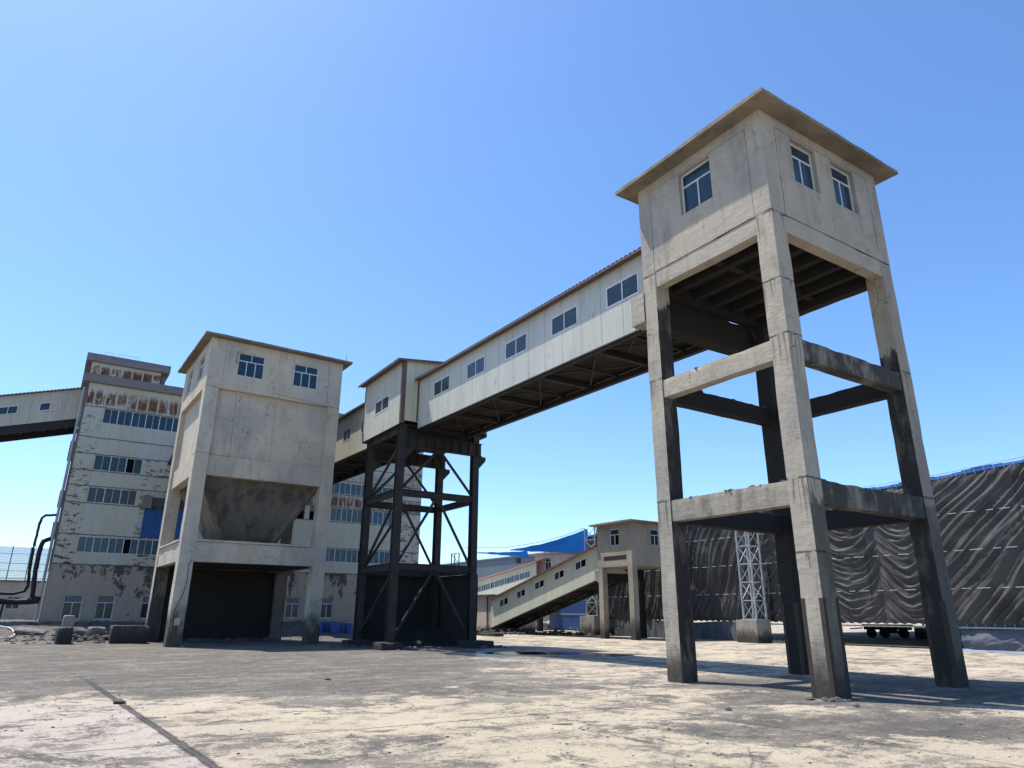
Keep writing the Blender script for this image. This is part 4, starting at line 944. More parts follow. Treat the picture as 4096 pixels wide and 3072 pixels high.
lump(MB(), [(-0.45, 57.2, 2.3), (-0.62, 57.2, 4.2), (-0.62, 57.2, 5.7), (-0.5, 57.3, 6.1), (-0.12, 57.5, 6.35)], 0.15, seed=4).build('pipe', 'black_metal', PP)
lump(MB(), [(-0.98, 57.2, 5.7), (-0.95, 57.2, 7.3), (-0.88, 57.2, 7.62), (-0.7, 57.2, 7.83), (-0.1, 57.2, 7.88)], 0.085, seed=5).build('pipe', 'black_metal', PP)
for x in (-1.95, -6.5, -11): MB().bar((x-0.06, 57.0, 0.7), (x, 57.0, 2.0), 0.12, 0.12).build('support_post', 'black_metal', PP)
# fire hose curled on the bank
hz = lambda x, y: gz(x, y)+0.05
pts = []
for (x, y) in ((-4.5, 52.6), (-3.2, 52.9), (-2.1, 52.6), (-1.35, 51.6), (-0.95, 50.3), (-0.85, 48.9), (-1.05, 47.8), (-1.7, 47.0), (-2.8, 46.6), (-4.4, 46.4)): pts.append((x, y))
sm_ = []
for i in range(len(pts)-1):
    for j in range(6):
        t = j/6; x = pts[i][0]*(1-t)+pts[i+1][0]*t; y = pts[i][1]*(1-t)+pts[i+1][1]*t; sm_.append((x, y, hz(x, y)))
ho = MB().tube(sm_, 0.045, n=7).build('hose', 'hose', smooth=True); tag(ho, 'pale hose curving over the coal bank at the left edge', 'hose')

# concrete blocks dumped along the bank
def block(lo, hi, lab, sd, mt='block', rz=0.0, tilt=0.0):
    c_ = ((lo[0]+hi[0])/2, (lo[1]+hi[1])/2, lo[2]); h = [(hi[i]-lo[i]) for i in range(3)]
    b = MB().rbox((-h[0]/2, -h[1]/2, 0), (h[0]/2, h[1]/2, h[2]), seg=0.11, amp=0.06, chip=0.09, seed=sd).build('concrete_block', mt, origin=(0, 0, 0))
    b.location = c_; b.rotation_euler = (tilt, tilt*0.6, rz); return tag(b, lab, 'block', 'concrete blocks along the bank')
block((0.98, 43.5, -0.1), (1.62, 44.6, 0.83), 'squat black block, broken on top, standing alone left of the others', 31, 'block_dark', 0.1)
block((3.42, 43.5, -0.05), (5.2, 44.6, 0.88), 'long dark block lying against the left leg of the silo', 32, 'block_dark', 0.03)
block((2.55, 46.6, 0.30), (3.35, 47.4, 0.80), 'smaller grey block half buried between the two dark ones', 33, 'block', 0.2)
block((1.55, 47.3, 0.30), (2.35, 47.9, 0.62), 'low flat slab of concrete buried in the coal bank', 34, 'block', 0.1)
block((1.35, 50.6, 0.70), (1.95, 51.4, 1.38), 'pale block standing upright under the first ground floor window', 35, 'block', 0.0)
block((-0.9, 49.2, 0.25), (0.6, 50.2, 0.62), 'pale tilted concrete slab left of the ground floor windows', 36, 'block', -0.1, 0.18)
sp = MB(); rr_ = random.Random(31)
for i in range(260):
    x, y = [(2.2, 45.4), (3.9, 45.6), (4.4, 47.4), (1.9, 49.2)][i % 4]
    x += rr_.gauss(0, 0.45); y += rr_.gauss(0, 0.5); rock_mb((x, y, gz(x, y)+max(0, 0.22-0.25*abs(rr_.gauss(0, 1)))), 0.05+rr_.random()**2*0.16, seed=i, mb=sp)
tag(sp.build('coal_spoil', 'rock', origin=(0, 0, 0)), kind='stuff')
# blue drums behind the silo leg
dr = MB(); dr.tube([(0, 0, z) for z in (0, 0.02, 0.3, 0.32, 0.34, 0.6, 0.62, 0.64, 0.86, 0.9)], lambda i: (0.26, 0.28, 0.28, 0.295, 0.28, 0.28, 0.295, 0.28, 0.275, 0.25)[i], n=18)
labs = ['blue drum nearest the silo leg, in a row', 'second blue drum from the silo leg', 'blue drum standing slightly forward of the row', 'blue drum fourth along from the silo leg', 'blue drum nearest the steel trestle, at the row end']
d0_ = None
for i, (x, y) in enumerate(((16.75, 50.2), (17.35, 50.5), (17.65, 49.6), (18.15, 50.2), (18.75, 50.0))):
    if d0_ is None:
        th = thing('oil_drum', (x, y, 0), labs[0], 'drum', 'blue drums by the trestle', local=True)
        bd = dr.build('barrel', 'blue_drum', th, smooth=False); ld = MB().tube([(0, 0, 0.9), (0, 0, 0.915)], 0.245, n=18).build('lid', 'blue_drum', th); d0_ = (th, bd, ld)
    else:
        th = d0_[0].copy(); col.objects.link(th)
        for q in d0_[1:]: c_ = q.copy(); col.objects.link(c_); c_.parent = th
    th.location = (x, y, gz(x, y)-0.28); th.rotation_euler = (0, 0, i*0.7); th['label'] = labs[i]

# ------------------------------------------------------------------ left background
WF_ = thing('boundary_wall', (-10, 73.6, 0), 'beige rendered wall building beyond the pipes at the left edge', 'wall')
w = MB(); w.wall(('y', 73.6), -22, 1.4, 0.0, 3.95, [(-2.35, -1.4, 1.75, 2.75)], out=-1, depth=0.15); w.box((-22, 73.75, 0), (1.4, 79, 3.9)); w.build('wall_face', 'beige_wall', WF_)
MB().box((-22, 73.5, 3.96), (1.5, 79.2, 4.08)).build('coping', 'parapet', WF_)
window(WF_, ('y', 73.6), -2.35, -1.4, 1.75, 2.75, cols=2)
NF = thing('windbreak_fence', (-10, 84, 0), 'tall pale blue windbreak net on dark posts above the beige wall', 'fence')
w = MB(); w.quad((-30, 84, 3.2), (2.0, 84, 3.2), (2.0, 84, 7.55), (-30, 84, 7.55)); w.build('net', 'net_fence', NF)
for i in range(22): x = 1.4-i*1.5; MB().bar((x, 84.1, 0), (x, 84.1, 7.6), 0.14 if i % 2 == 0 else 0.05, 0.1).build('post', 'black_metal', NF)
for z in (4.6, 5.3, 6.0, 6.9): MB().bar((-30, 84.06, z), (2, 84.06, z), 0.04, 0.05).build('rail', 'black_metal', NF)

# ================================================================== small transfer tower and its low gallery
SX, SY, SWx, SWy = 33.0, 35.65, 4.0, 3.55
S2 = thing('small_tower', (SX, SY, 0), 'small concrete transfer tower on legs in the middle distance, beside the black tarpaulins', 'tower')
for k, (x, y) in enumerate(((SX, SY), (SX, SY+SWy-0.45), (SX+SWx-0.45, SY), (SX+SWx-0.45, SY+SWy-0.45))):
    MB().rbox((x, y, -0.03), (x+0.45, y+0.45, 4.75), seg=0.2, amp=0.012, chip=0.02, seed=k*5+2).build('column', 'small_tower' if k < 2 else 'tower_black', S2)
for (a, b) in (((SX+0.01, SY+0.45, 4.1), (SX+0.3, SY+SWy-0.45, 4.74)), ((SX+0.45, SY+0.01, 4.1), (SX+SWx-0.45, SY+0.3, 4.74)), ((SX+SWx-0.3, SY+0.45, 4.1), (SX+SWx-0.01, SY+SWy-0.45, 4.74)), ((SX+0.45, SY+SWy-0.3, 4.1), (SX+SWx-0.45, SY+SWy-0.01, 4.74))): pass
wl = MB()
W1 = [(36.90, 37.86, 6.18, 7.32)]; W2 = [(34.88, 35.68, 6.18, 7.28)]
wl.wall(('x', SX), SY, SY+SWy, 4.75, 7.66, W1, out=-1, depth=0.2); wl.wall(('y', SY), SX, SX+SWx, 4.75, 7.66, W2, out=-1, depth=0.2)
wl.wall(('x', SX+SWx), SY, SY+SWy, 4.75, 7.66, out=1); wl.wall(('y', SY+SWy), SX, SX+SWx, 4.75, 7.66, out=1)
wl.poly([(SX, SY, 4.75), (SX+SWx, SY, 4.75), (SX+SWx, SY+SWy, 4.75), (SX, SY+SWy, 4.75)], [(3, 2, 1, 0)])
wl.build('room_wall', 'small_tower', S2)
st = MB(); st.rbox((SX-0.012, SY+0.55, 5.20), (SX-0.002, SY+2.9, 5.48), seg=0.1, amp=0.0, chip=0.0); st.build('soot_band', 'coal_wall', S2)
window(S2, ('x', SX), *W1[0], inset=0.06, cols=2, transom=0.4, open_pane=0); window(S2, ('y', SY), *W2[0], inset=0.06, cols=2, transom=0.4)
MB().rbox((SX-0.42, SY-0.42, 7.66), (SX+SWx+0.4, SY+SWy+0.42, 7.78), seg=0.2, amp=0.01, chip=0.012, seed=4).build('roof_slab', 'roof_conc', S2)
MB().poly([(SX, SY+SWy, 4.58), (SX+0.5, SY+SWy, 4.58), (SX+0.5, SY+SWy+0.42, 4.58), (SX, SY+SWy+0.42, 4.58), (SX, SY+SWy, 3.72), (SX+0.5, SY+SWy, 3.72), (SX+0.5, SY+SWy+0.42, 3.98), (SX, SY+SWy+0.42, 3.98)], [(0, 1, 2, 3), (7, 6, 5, 4), (0, 4, 5, 1), (1, 5, 6, 2), (2, 6, 7, 3), (3, 7, 4, 0)]).build('corbel', 'small_tower', S2)
MB().box((SX+0.5, SY+SWy, 3.8), (SX+SWx, SY+SWy+0.4, 4.4)).build('bearer_beam', 'tower_black', S2)
SG = -0.2430
gallery('conveyor_gallery', 'low gallery with a red roof edge climbing from the ground to the small tower', 'conveyor galleries of the coal yard', 32.5+0.6, 35.6, 39.25, 53.9, 3.98, 6.34, SG,
        [(40.65, 41.98, 5.30, 5.92), (43.33, 44.62, 5.30, 5.92), (45.95, 47.28, 5.30, 5.92), (48.62, 49.88, 5.30, 5.92), (51.2, 52.55, 5.30, 5.92)],
        panel='panel_small', roofm='red_roof', rise=0.18, open_win=(0, 1, 2, 3, 4), end1=True)
# low annexe where that gallery starts
AN = thing('annexe', (33.2, 54.1, 0), 'low pink rendered shed at the foot of the low gallery', 'shed')
w = MB(); w.box((33.2, 54.15, 0), (38.0, 60.0, 3.1)); w.build('wall', 'house_wall', AN)
MB().box((32.9, 53.9, 3.105), (38.3, 60.3, 3.22)).build('roof_slab', 'trim', AN); MB().tube([(33.12, 54.6, 0.2), (33.12, 54.6, 3.05)], 0.06, n=8).build('downpipe', 'rust_angle', AN)
# kerb and spoil before it
kb = MB().rbox((28.6, 46.0, -0.02), (29.4, 51.5, 0.20), seg=0.25, amp=0.05, chip=0.05, seed=6).build('kerb', 'block_dark'); tag(kb, 'long low broken kerb on the yard behind the trestle', 'kerb')
sp = MB(); rr_ = random.Random(8)
for i in range(520):
    t = rr_.random(); x = 30+t*9+rr_.gauss(0, 0.7); y = 52.5-t*9.5+rr_.gauss(0, 0.9)+2.0
    rock_mb((x, y, max(0, 0.12*rr_.gauss(0, 1))), 0.05+rr_.random()**2*0.22, seed=i, mb=sp)
tag(sp.build('coal_spoil', 'rock', origin=(0, 0, 0)), kind='stuff')
sp = MB(); rr_ = random.Random(18)
for i in range(160):
    x = 42+rr_.random()*9; y = 62+rr_.random()*8; rock_mb((x, y, rr_.random()*0.5), 0.2+rr_.random()**2*0.5, seed=i, mb=sp)
tag(sp.build('rubble_heap', 'pale_rock', origin=(0, 0, 0)), kind='stuff')

# ================================================================== storage shed hung with tarpaulins
WX = 38.5
SH = thing('storage_shed', (WX, 20, 0), 'huge open coal storage shed behind the hanging tarpaulins', 'shed')
MB().box((WX+0.9, -14, 7.6), (80, 46.5, 7.7)).build('roof', 'blue_sheet', SH)  # unseen roof slab, added to shade the ground behind the tarpaulins
MB().box((80, -14, 0), (80.2, 40, 7.6)).build('back_wall', 'pale_blue_sheet', SH)
MB().box((WX+0.5, -14.2, 0), (80, -14, 7.6)).build('end_wall', 'grey_sheet', SH)
MB().tube([(WX+0.12, -10, 1.08), (WX+0.12, 30.6, 1.08)], 0.045, n=6).build('bottom_rail', 'galv', SH)
for i in range(74): 
    y = -6+i*0.5
MB().bar((WX+0.5, -10, 7.5), (WX+0.5, 46.5, 7.45), 0.2, 0.25).build('edge_beam', 'blue_sheet', SH)

ROWS = (1.2, 2.92, 4.75, 6.6, 8.6)
def crease(t): return max(0.0, 1-abs(t)*2.6)**1.6
def swag(kind, u, z):
    """cloth displacement in metres at u (along) and height z"""
    nz_ = mnoise.noise
    n1 = nz_(Vector((u*0.22, z*0.25, 3)))
    if kind == 'swag':          # loops hanging between the rods and the seams
        c = ((u+0.5)/3.3) % 1-0.5
        k = 3.0*c*c*1.5
        ph = z-k+n1*0.5+0.25*nz_(Vector((u*0.8, z*0.4, 8)))
        d = crease(nz_(Vector((ph*2.2, c*1.5+floor((u+0.5)/3.3)*5, 1))))*0.10+crease(nz_(Vector((ph*5.5, c*2+floor((u+0.5)/3.3)*3, 4))))*0.06
        e = min(1, (0.5-abs(c))*9)
        return d*(0.35+0.65*e)-0.06*(1-e)+0.04*nz_(Vector((u*0.7, z*1.1, 2)))
    lean = {'right': 0.78, 'left': 0.34}[kind]
    zz = (z-1.2)
    curve = zz*lean+0.035*zz*zz*(1 if kind == 'right' else 0.2)
    ph = u+curve+n1*0.9
    fq = 1.75 if kind == 'right' else 2.0
    a = nz_(Vector((ph*fq, z*0.14, 5))); b = nz_(Vector((ph*fq*2.2, z*0.20, 15))); c2 = nz_(Vector((ph*fq*4.5, z*0.30, 25)))
    fall = 0.6+0.4*max(0, 1-zz/8)
    return (0.17*crease(a)+0.10*crease(b)+0.035*crease(c2))*fall*(0.55+0.9*abs(nz_(Vector((u*0.35, z*0.3, 31)))*1.8))+0.10*n1

def tarp(y0, y1, ztop0, ztop1, kind, label, zbot=1.22, pole=True, step=0.055):
    t = thing('tarpaulin', (WX, y0, 0), label, 'tarpaulin', 'black tarpaulins hung round the coal shed')
    ny = int((y1-y0)/step); nz = int(7.2/step); m_ = MB()
    for k in range(nz+1):
        v = k/nz
        for j in range(ny+1):
            u = (y1-y0)*j/ny; y = y0+u; zt = ztop0+(ztop1-ztop0)*j/ny
            z = zbot+(zt-zbot)*v
            hold = 1.0
            x = WX-swag(kind, u, z)*min(1.0, 0.35+(zt-z)*2.0)*min(1.0, 0.4+(z-zbot)*2.5)
            m_.v.append((x, y+0.02*mnoise.noise(Vector((u, v*8, 4))), z+(0.03*sin(u*12.6) if k == 0 else 0)))
    for k in range(nz):
        for j in range(ny):
            a = k*(ny+1)+j; m_.f.append((a, a+ny+1, a+ny+2, a+1))
    m_.build('sheet', 'tarp', t, smooth=True)
    for z in (2.92, 4.75, 6.6):
        # the rod is threaded through the cloth: only every second stretch shows
        p = MB(); y = y0+0.15; i = 0; prev = None
        while y < y1-0.6:      # the rod is threaded through the cloth, so stretches of it lie outside
            L = 0.42+0.16*sin(y*5.1)
            xx = WX-max(swag(kind, y-y0+q*L/3, z) for q in range(4))-0.05
            p.bar((xx, y, z), (xx, y+L, z), 0.022, 0.022)
            y += L+0.38+0.12*sin(y*3.3)
        p.build('rod', 'alu', t)
    s_ = MB()
    for y in (y0+(y1-y0)*0.33, y0+(y1-y0)*0.66): 
        s_.tube([(WX-0.03-swag(kind, y-y0, z), y+0.02*sin(z*3), z) for z in [zbot+0.1+i*0.25 for i in range(28)]], 0.010, n=4)
    s_.build('seam_cord', 'black_metal', t)
    return t
tarp(5.0, 19.3, 9.15, 8.42, 'right', 'black tarpaulin with long diagonal folds at the right edge')
tarp(19.0, 29.3, 8.40, 8.25, 'swag', 'black tarpaulin sagging in soft loops between the legs of the tall tower')
tarp(29.0, 40.4, 8.25, 8.0, 'left', 'black tarpaulin with steep folds behind the pale lattice mast')
tarp(40.1, 47.0, 8.0, 7.9, 'left', 'black tarpaulin behind the legs of the small tower')
# strip of bright blue sheet and lacing along the top edge
bs = MB(); n = 90
for i in range(n):
    y = 5+i*42/n; y2 = 5+(i+1)*42/n; z = lambda q: (9.15+(8.42-9.15)*(q-5)/13.9) if q < 18.9 else 8.42-(q-18.9)*0.018
    h = 0.16+0.05*sin(i*0.9)
    bs.hexa([(WX-0.06, y, z(y)-0.02), (WX+0.25, y, z(y)-0.02), (WX+0.25, y2, z(y2)-0.02), (WX-0.06, y2, z(y2)-0.02)], [(WX+0.0, y, z(y)+h), (WX+0.2, y, z(y)+h), (WX+0.2, y2, z(y2)+h), (WX+0.0, y2, z(y2)+h)])
bl_ = bs.build('blue_edging', 'tarp_blue', SH)
lc = MB()
for i in range(60):
    y = 5.2+i*0.45; z = (9.15+(8.42-9.15)*(y-5)/13.9) if y < 18.9 else 8.42-(y-18.9)*0.018
    lc.bar((WX-0.09, y, z-0.12), (WX-0.09, y+0.04, z+0.16), 0.02, 0.02)
for i in range(58):
    y = 5.2+i*0.42; lc.bar((WX-0.06, y, 1.26), (WX+0.05, y+0.05, 1.0), 0.018, 0.018)
lc.tube([(WX-0.02, 5, 9.45), (WX-0.02, 18, 8.68), (WX-0.02, 30, 8.5)], 0.015, n=5)
lc.build('lacing', 'galv', SH)
# skirts
def skirt(y0, y1, z0, z1, label, mt, amp=0.16, fr=1.0, dx=0.0, kindf=0):
    ny = int((y1-y0)/0.05); nz = 22; m_ = MB()
    for k in range(nz+1):
        v = k/nz
        for j in range(ny+1):
            u = (y1-y0)*j/ny
            a = mnoise.noise(Vector((u*1.6*fr, v*0.5, 1)))+0.5*mnoise.noise(Vector((u*4.2*fr, v*0.9, 7)))
            if kindf: a = mnoise.noise(Vector((u*0.7, v*1.5, 1)))+0.35*(1-abs(mnoise.noise(Vector((u*1.3+v*2.2, v*3.0-u*0.3, 9))))*2)+0.2*mnoise.noise(Vector((u*3+v*4, v*6, 2)))
            bulge = sin(v*pi)*0.12*kindf
            m_.v.append((WX-0.05+dx-amp*(a+0.6)*(1.15-v*0.6)-bulge, y0+u, z0+(z1-z0)*v+(0.04*mnoise.noise(Vector((u*3, 0, 5))) if k == 0 else 0)+(0.06*sin(u*0.9) if k == nz else 0)))
    for k in range(nz):
        for j in range(ny):
            a = k*(ny+1)+j; m_.f.append((a, a+ny+1, a+ny+2, a+1))
    o = m_.build('tarpaulin_skirt', mt, smooth=True); return tag(o, label, 'tarpaulin')
skirt(30.7, 44.0, 0.05, 1.16, 'grey blue pleated skirt below the steep folded tarpaulin', 'tarp_skirt', amp=0.13)
skirt(5.0, 18.2, 0.03, 1.02, 'slack grey skirt sheet under the diagonal folded tarpaulin', 'tarp_skirt', amp=0.14, dx=0.25, kindf=1)
st_ = MB()
for i in range(60):
    y = 31.0+i*0.1
    if 31 < y < 33.4 or 35 < y < 36: st_.box((WX-0.30+0.04*sin(i), y, 0.26), (WX-0.285+0.04*sin(i), y+0.102, 0.36))
gs = MB(); n = 60
for i in range(n):
    y = 5+i*14/n; y2 = 5+(i+1)*14/n; f1 = lambda q: 0.35+0.30*mnoise.noise(Vector((q*0.9, 0, 0))); h1 = lambda q: 0.05+0.05*mnoise.noise(Vector((q*2.1, 3, 0)))
    gs.poly([(WX-0.2, y, 0.012), (WX-0.2, y2, 0.012), (WX-0.5-f1(y2), y2, 0.012), (WX-0.5-f1(y), y, 0.012), (WX-0.35, y, 0.03+h1(y)), (WX-0.35, y2, 0.03+h1(y2)), (WX-0.7, y2, 0.02+h1(y2*1.3)*0.6), (WX-0.7, y, 0.02+h1(y*1.3)*0.6)], [(0, 1, 5, 4), (4, 5, 6, 7), (7, 6, 2, 3)])
tag(gs.build('ground_sheet', 'tarp_ground', smooth=True), 'crumpled pale blue plastic sheet lying on the ground under the right tarpaulin', 'plastic sheet')

def lattice(name, x, y, z0, z1, w, label, ped, grp='lattice masts of the coal shed'):
    t = thing(name, (x, y, 0), label, 'mast', grp)
    px0, px1, py0, py1, ph = ped
    MB().rbox((px0, py0, -0.02), (px1, py1, ph), seg=0.2, amp=0.01, chip=0.02, seed=int(x)).build('pedestal', 'block', t)
    for (dx, dy) in ((0, 0), (w, 0), (0, w), (w, w)): MB().tube([(x+dx, y+dy, z0), (x+dx, y+dy, z1)], 0.06, n=8).build('chord', 'galv', t)
    n = int((z1-z0)/0.95); hz_ = (z1-z0)/n; b = MB()
    for i in range(n):
        a, c_ = z0+i*hz_, z0+(i+1)*hz_
        for (p, q) in (((x, y), (x, y+w)), ((x+w, y), (x+w, y+w)), ((x, y), (x+w, y)), ((x, y+w), (x+w, y+w))):
            b.bar((p[0], p[1], a), (q[0], q[1], a), 0.05)
            if i % 2: b.bar((p[0], p[1], a), (q[0], q[1], c_), 0.035)
            else: b.bar((q[0], q[1], a), (p[0], p[1], c_), 0.035)
    b.build('lacing', 'galv', t); MB().box((x-0.12, y-0.12, z0-0.03), (x+w+0.12, y+w+0.12, z0)).build('base_plate', 'galv', t)
    return t
lattice('lattice_mast', 36.85, 29.0, 1.36, 8.0, 0.95, 'pale lattice mast on a concrete block between the legs of the tall tower', (36.6, 37.95, 28.85, 30.4, 1.33))
lattice('lattice_mast', 37.3, 44.6, 1.50, 8.45, 1.3, 'pale lattice mast behind the top of the low gallery, holding the blue sheet', (37.1, 39.2, 45.2-0.4, 46.6, 1.47))
lattice('lattice_mast', 55.4, 27.9, 0.9, 8.5, 0.8, 'lattice mast on a block inside the shed, beyond the parked trailer', (55.0, 56.4, 27.6, 29.2, 0.9))
# sagging bright blue sheet behind the low gallery
def bluesheet(cor, sag, label, nu=40, nv=14):
    (a, b, c_, d) = [Vector(p) for p in cor]; m_ = MB()
    for j in range(nv+1):
        for i in range(nu+1):
            u, v = i/nu, j/nv; p = a.lerp(b, u).lerp(d.lerp(c_, u), v); s = sag*4*u*(1-u)
            m_.v.append((p.x, p.y, p.z-s*(1-v*0.75)+0.05*mnoise.noise(Vector((u*5, v*2, 2)))+0.015*sin(u*30+v*9)))
    for j in range(nv):
        for i in range(nu): k = j*(nu+1)+i; m_.f.append((k, k+1, k+nu+2, k+nu+1))
    o = m_.build('tarpaulin', 'tarp_blue', smooth=True); return tag(o, label, 'tarpaulin', 'bright blue sheets over the far sheds')
bluesheet(((38.5, 47.0, 8.62), (38.5, 59.3, 7.72), (38.6, 59.3, 7.64), (38.7, 47.0, 6.62)), 0.26, 'bright blue sheet sagging from the lattice mast behind the low gallery')
bluesheet(((38.9, 56.8, 7.42), (38.9, 66.5, 7.95), (39.0, 66.5, 7.86), (39.1, 56.8, 6.82)), 0.04, 'smaller bright blue sheet over the grey shed further left')
wr = MB().tube([(37.3, 46.0, 8.5), (38.45, 50, 8.32), (38.45, 54, 8.02), (38.45, 60, 7.95), (40, 72, 8.9)], 0.02, n=5).build('stay_cable', 'black_metal'); tag(wr, 'thin black cable strung above the bright blue sheets', 'cable')

# trailer parked inside the shed
TR = thing('flat_trailer', (54.0, 32.6, 0), 'dark flatbed trailer with big tyres parked under the shed', 'trailer')
ax_ = Vector((55.6-54.4, 31.2-33.2, 0)).normalized(); ang = math.atan2(ax_.y, ax_.x)
TR.rotation_euler = (0, 0, 0)
def rt(p): return (54.1+p[0]*cos(ang)-p[1]*sin(ang), 33.3+p[0]*sin(ang)+p[1]*cos(ang), p[2])
def rbx(a, b):
    m_ = MB(); m_.box(a, b); m_.v = [rt(v) for v in m_.v]; return m_
rbx((0.5, -0.9, 0.82), (4.0, 0.9, 0.98)).build('deck', 'black_metal', TR); rbx((0.6, -0.35, 0.58), (3.9, -0.2, 0.818)).build('chassis_rail', 'black_metal', TR); rbx((0.6, 0.2, 0.58), (3.9, 0.35, 0.818)).build('chassis_rail', 'black_metal', TR)
rbx((2.1, -0.95, 0.35), (2.9, -0.85, 0.62)).build('tool_box', 'rust_angle', TR)
m_ = MB(); m_.tube([(0.5, -0.25, 0.7), (-0.4, 0, 0.62)], 0.05, n=6); m_.tube([(0.5, 0.25, 0.7), (-0.4, 0, 0.62)], 0.05, n=6); m_.v = [rt(v) for v in m_.v]; m_.build('drawbar', 'black_metal', TR)
for (x, s) in ((1.1, -1), (1.1, 1), (2.0, 1), (3.3, -1), (3.3, 1), (2.0, -1)):
    m_ = MB(); m_.tube([(x, s*0.62, 0.36), (x, s*0.66, 0.36), (x, s*0.84, 0.36), (x, s*0.88, 0.36)], lambda i: (0.30, 0.36, 0.36, 0.30)[i], n=18); m_.v = [rt(v) for v in m_.v]; wo2 = m_.build('wheel', 'rubber', TR)
    m_ = MB(); m_.tube([(x, s*0.882, 0.36), (x, s*0.90, 0.36)], 0.15, n=12); m_.v = [rt(v) for v in m_.v]; m_.build('rim', 'black_metal', wo2)

# ------------------------------------------------------------------ sheds beyond the low gallery
OG = thing('far_gallery', (45, 64, 0), 'far gallery with an orange tiled roof and a long band of windows', 'conveyor gallery')
oy0, oy1 = 63.9, 79.5; os_ = -0.124
o_at = lambda y: os_*(y-63.9)
w = MB(); w.wall(('x', 45), oy0, oy1, 4.5, 7.05, [(65.2, 79.0, 5.62, 6.38)], out=-1, depth=0.08, slope=os_); w.build('side_wall', 'panel_small', OG)
w = MB(); w.hexa([(44.7, oy0-0.2, 7.03), (47.6, oy0-0.2, 7.75), (47.6, oy1, 7.75+o_at(oy1)), (44.7, oy1, 7.03+o_at(oy1))], [(44.7, oy0-0.2, 7.10), (47.6, oy0-0.2, 7.82), (47.6, oy1, 7.82+o_at(oy1)), (44.7, oy1, 7.10+o_at(oy1))])
w.build('roof', 'orange_roof', OG)
for i in range(13): 
    a = 65.2+i*1.06; window(OG, ('x', 45), a, a+1.05, 5.62, 6.38, inset=0.02, fr=0.05, cols=2, slope=os_, uref=63.9, open_pane=(0 if i in (4, 9) else 1 if i == 7 else None))
MB().box((45.6, 68.6, 7.2), (46.1, 69.0, 7.75)).build('vent', 'black_metal', OG)
GB = thing('grey_tower_block', (46, 66, 0), 'grey rendered block with two windows beneath the blue sheet', 'building')
w = MB(); w.wall(('x', 46.0), 60.5, 65.6, 0, 7.85, [(62.6, 63.7, 6.1, 7.55)], out=-1, depth=0.15); w.wall(('y', 60.5), 46, 52, 0, 7.85, out=-1); w.wall(('y', 65.6), 46, 52, 0, 7.85, out=1); w.build('wall', 'house_wall', GB)
MB().box((45.6, 60.1, 7.855), (52.4, 66.0, 8.0)).build('roof_slab', 'parapet', GB); window(GB, ('x', 46.0), 62.6, 63.7, 6.1, 7.55, cols=2, transom=0.5)
HG = thing('grey_hangar', (55, 75, 0), 'long dark grey sheet shed in the far distance', 'shed')
MB().box((52, 72, 0), (70, 104, 8.75)).build('wall', 'grey_sheet', HG); MB().box((51.8, 71.8, 8.755), (70.2, 104.2, 8.95)).build('roof_edge', 'grey_sheet', HG)
rl = MB()
for i in range(45): y = 72+i*0.72; rl.bar((51.9, y, 8.95), (51.9, y, 9.2), 0.03)
rl.bar((51.9, 72, 9.2), (51.9, 104, 9.2), 0.03); rl.build('railing', 'galv', HG)
BWs = thing('blue_shed', (42, 52, 0), 'deep blue sheet wall in the shade under the low gallery', 'shed')
MB().box((42.0, 50.2, 0.2), (42.2, 57.5, 6.0)).build('wall', 'blue_sheet', BWs); MB().tube([(41.95, 50.2, 1.6), (41.95, 57.5, 1.6)], 0.02, n=5).build('rail', 'galv', BWs)
LM = thing('lattice_mast', (50, 90.5, 0), 'distant lattice frame beside the grey shed, seen through the trestle', 'mast', 'lattice masts of the coal shed')
for dy in (0, 1.3, 2.3): MB().bar((50, 90.6+dy, 0), (50, 90.6+dy, 10.05), 0.12).build('chord', 'black_metal', LM)
b = MB()
for i in range(6): b.bar((50, 90.6, 2+i*1.6), (50, 92.9, 2+i*1.6), 0.08); b.bar((50, 90.6, 2+i*1.6), (50, 92.9, 3.6+i*1.6 if i < 5 else 10), 0.06)
b.build('lacing', 'black_metal', LM)
HT = thing('hut', (43.5, 60, 0), 'small concrete hut on posts beyond the low gallery', 'hut')
MB().rbox((40.6, 56.2, 2.0), (43.4, 60.2, 3.0), seg=0.3, amp=0.02, chip=0.03).build('body', 'small_tower', HT)
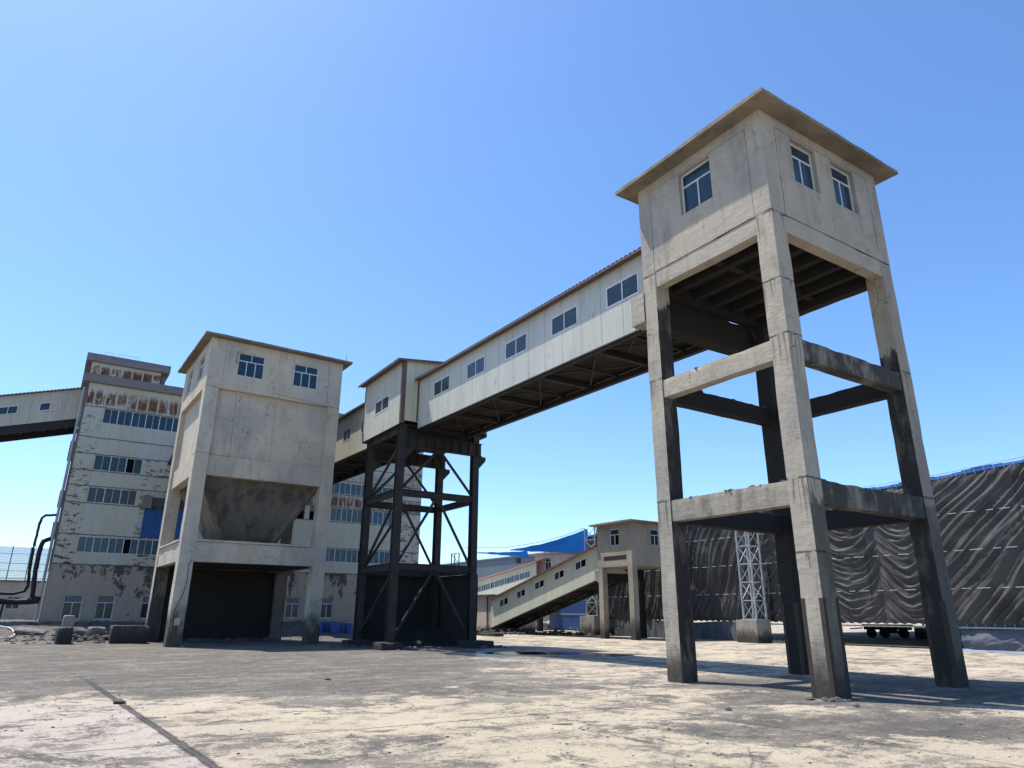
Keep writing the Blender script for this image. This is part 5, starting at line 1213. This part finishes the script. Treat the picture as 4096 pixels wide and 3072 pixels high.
for (x, y) in ((40.7, 59.9), (42.3, 59.3), (43.1, 58.0), (40.7, 57.5)): MB().rbox((x-0.15, y-0.15, -0.02), (x+0.15, y+0.15, 1.99), seg=0.3, amp=0.01, chip=0.01).build('post', 'tower_dirty', HT)
HB = thing('low_hut', (55, 76, 0), 'low beige hut in the sun, framed by the posts of the concrete hut', 'hut')
MB().rbox((55.0, 75.6, 0), (57.0, 79.0, 2.6), seg=0.4, amp=0.01, chip=0.02).build('wall', 'beige_wall', HB); MB().box((54.8, 75.4, 2.61), (57.2, 79.2, 2.75)).build('roof_slab', 'parapet', HB); MB().box((54.95, 76.6, 1.5), (54.995, 77.6, 2.3)).build('shutter', 'void', HB)

# ------------------------------------------------------------------ litter and stones lying on the yard
def G2(d1, d2): return (0.8358*d1+0.549*d2, -0.549*d1+0.8358*d2)
sd = 0
for (px, py, r, lab) in ((10.55, 9.1, 0.085, 'fist sized dark stone on pale concrete left of the near column'), (13.0, 8.2, 0.10, 'dark lump of coal at the foot of the near column'), (1.55, 15.5, 0.12, 'flat dark stone lying at the end of the slab joint'), (6.4, 18.2, 0.10, 'dark stone on the grey dust in front of the silo')):
    sd += 1; tag(rock_mb((px, py, 0), r, seed=sd*3).build('stone', 'rock'), lab, 'stone')
rr_ = random.Random(77)
for (d1, d2, l_, mt, lab) in ((0.75, 11.6, 0.32, 'wood', 'short pale plank on the coal dust in the middle of the yard'), (4.2, 7.9, 0.16, 'wood', 'small timber offcut near the bottom right of the yard'), (2.3, 7.6, 0.12, 'paper', 'scrap of pale board in the bottom right foreground'), (5.2, 8.3, 0.18, 'paper', 'crumpled white scrap near the right foreground'), (-3.6, 12.6, 0.14, 'paper', 'pale scrap beside the long slab joint')):
    x, y = G2(d1, d2); a = rr_.random()*3; o = MB().rbox((-l_/2, -0.03, 0), (l_/2, 0.03, 0.02), seg=0.04, amp=0.01, chip=0.012, seed=int(d1*9)).build('scrap', mt, origin=(0, 0, 0)); o.location = (x, y, 0.004); o.rotation_euler = (0.05, 0.04, a); tag(o, lab, 'scrap')
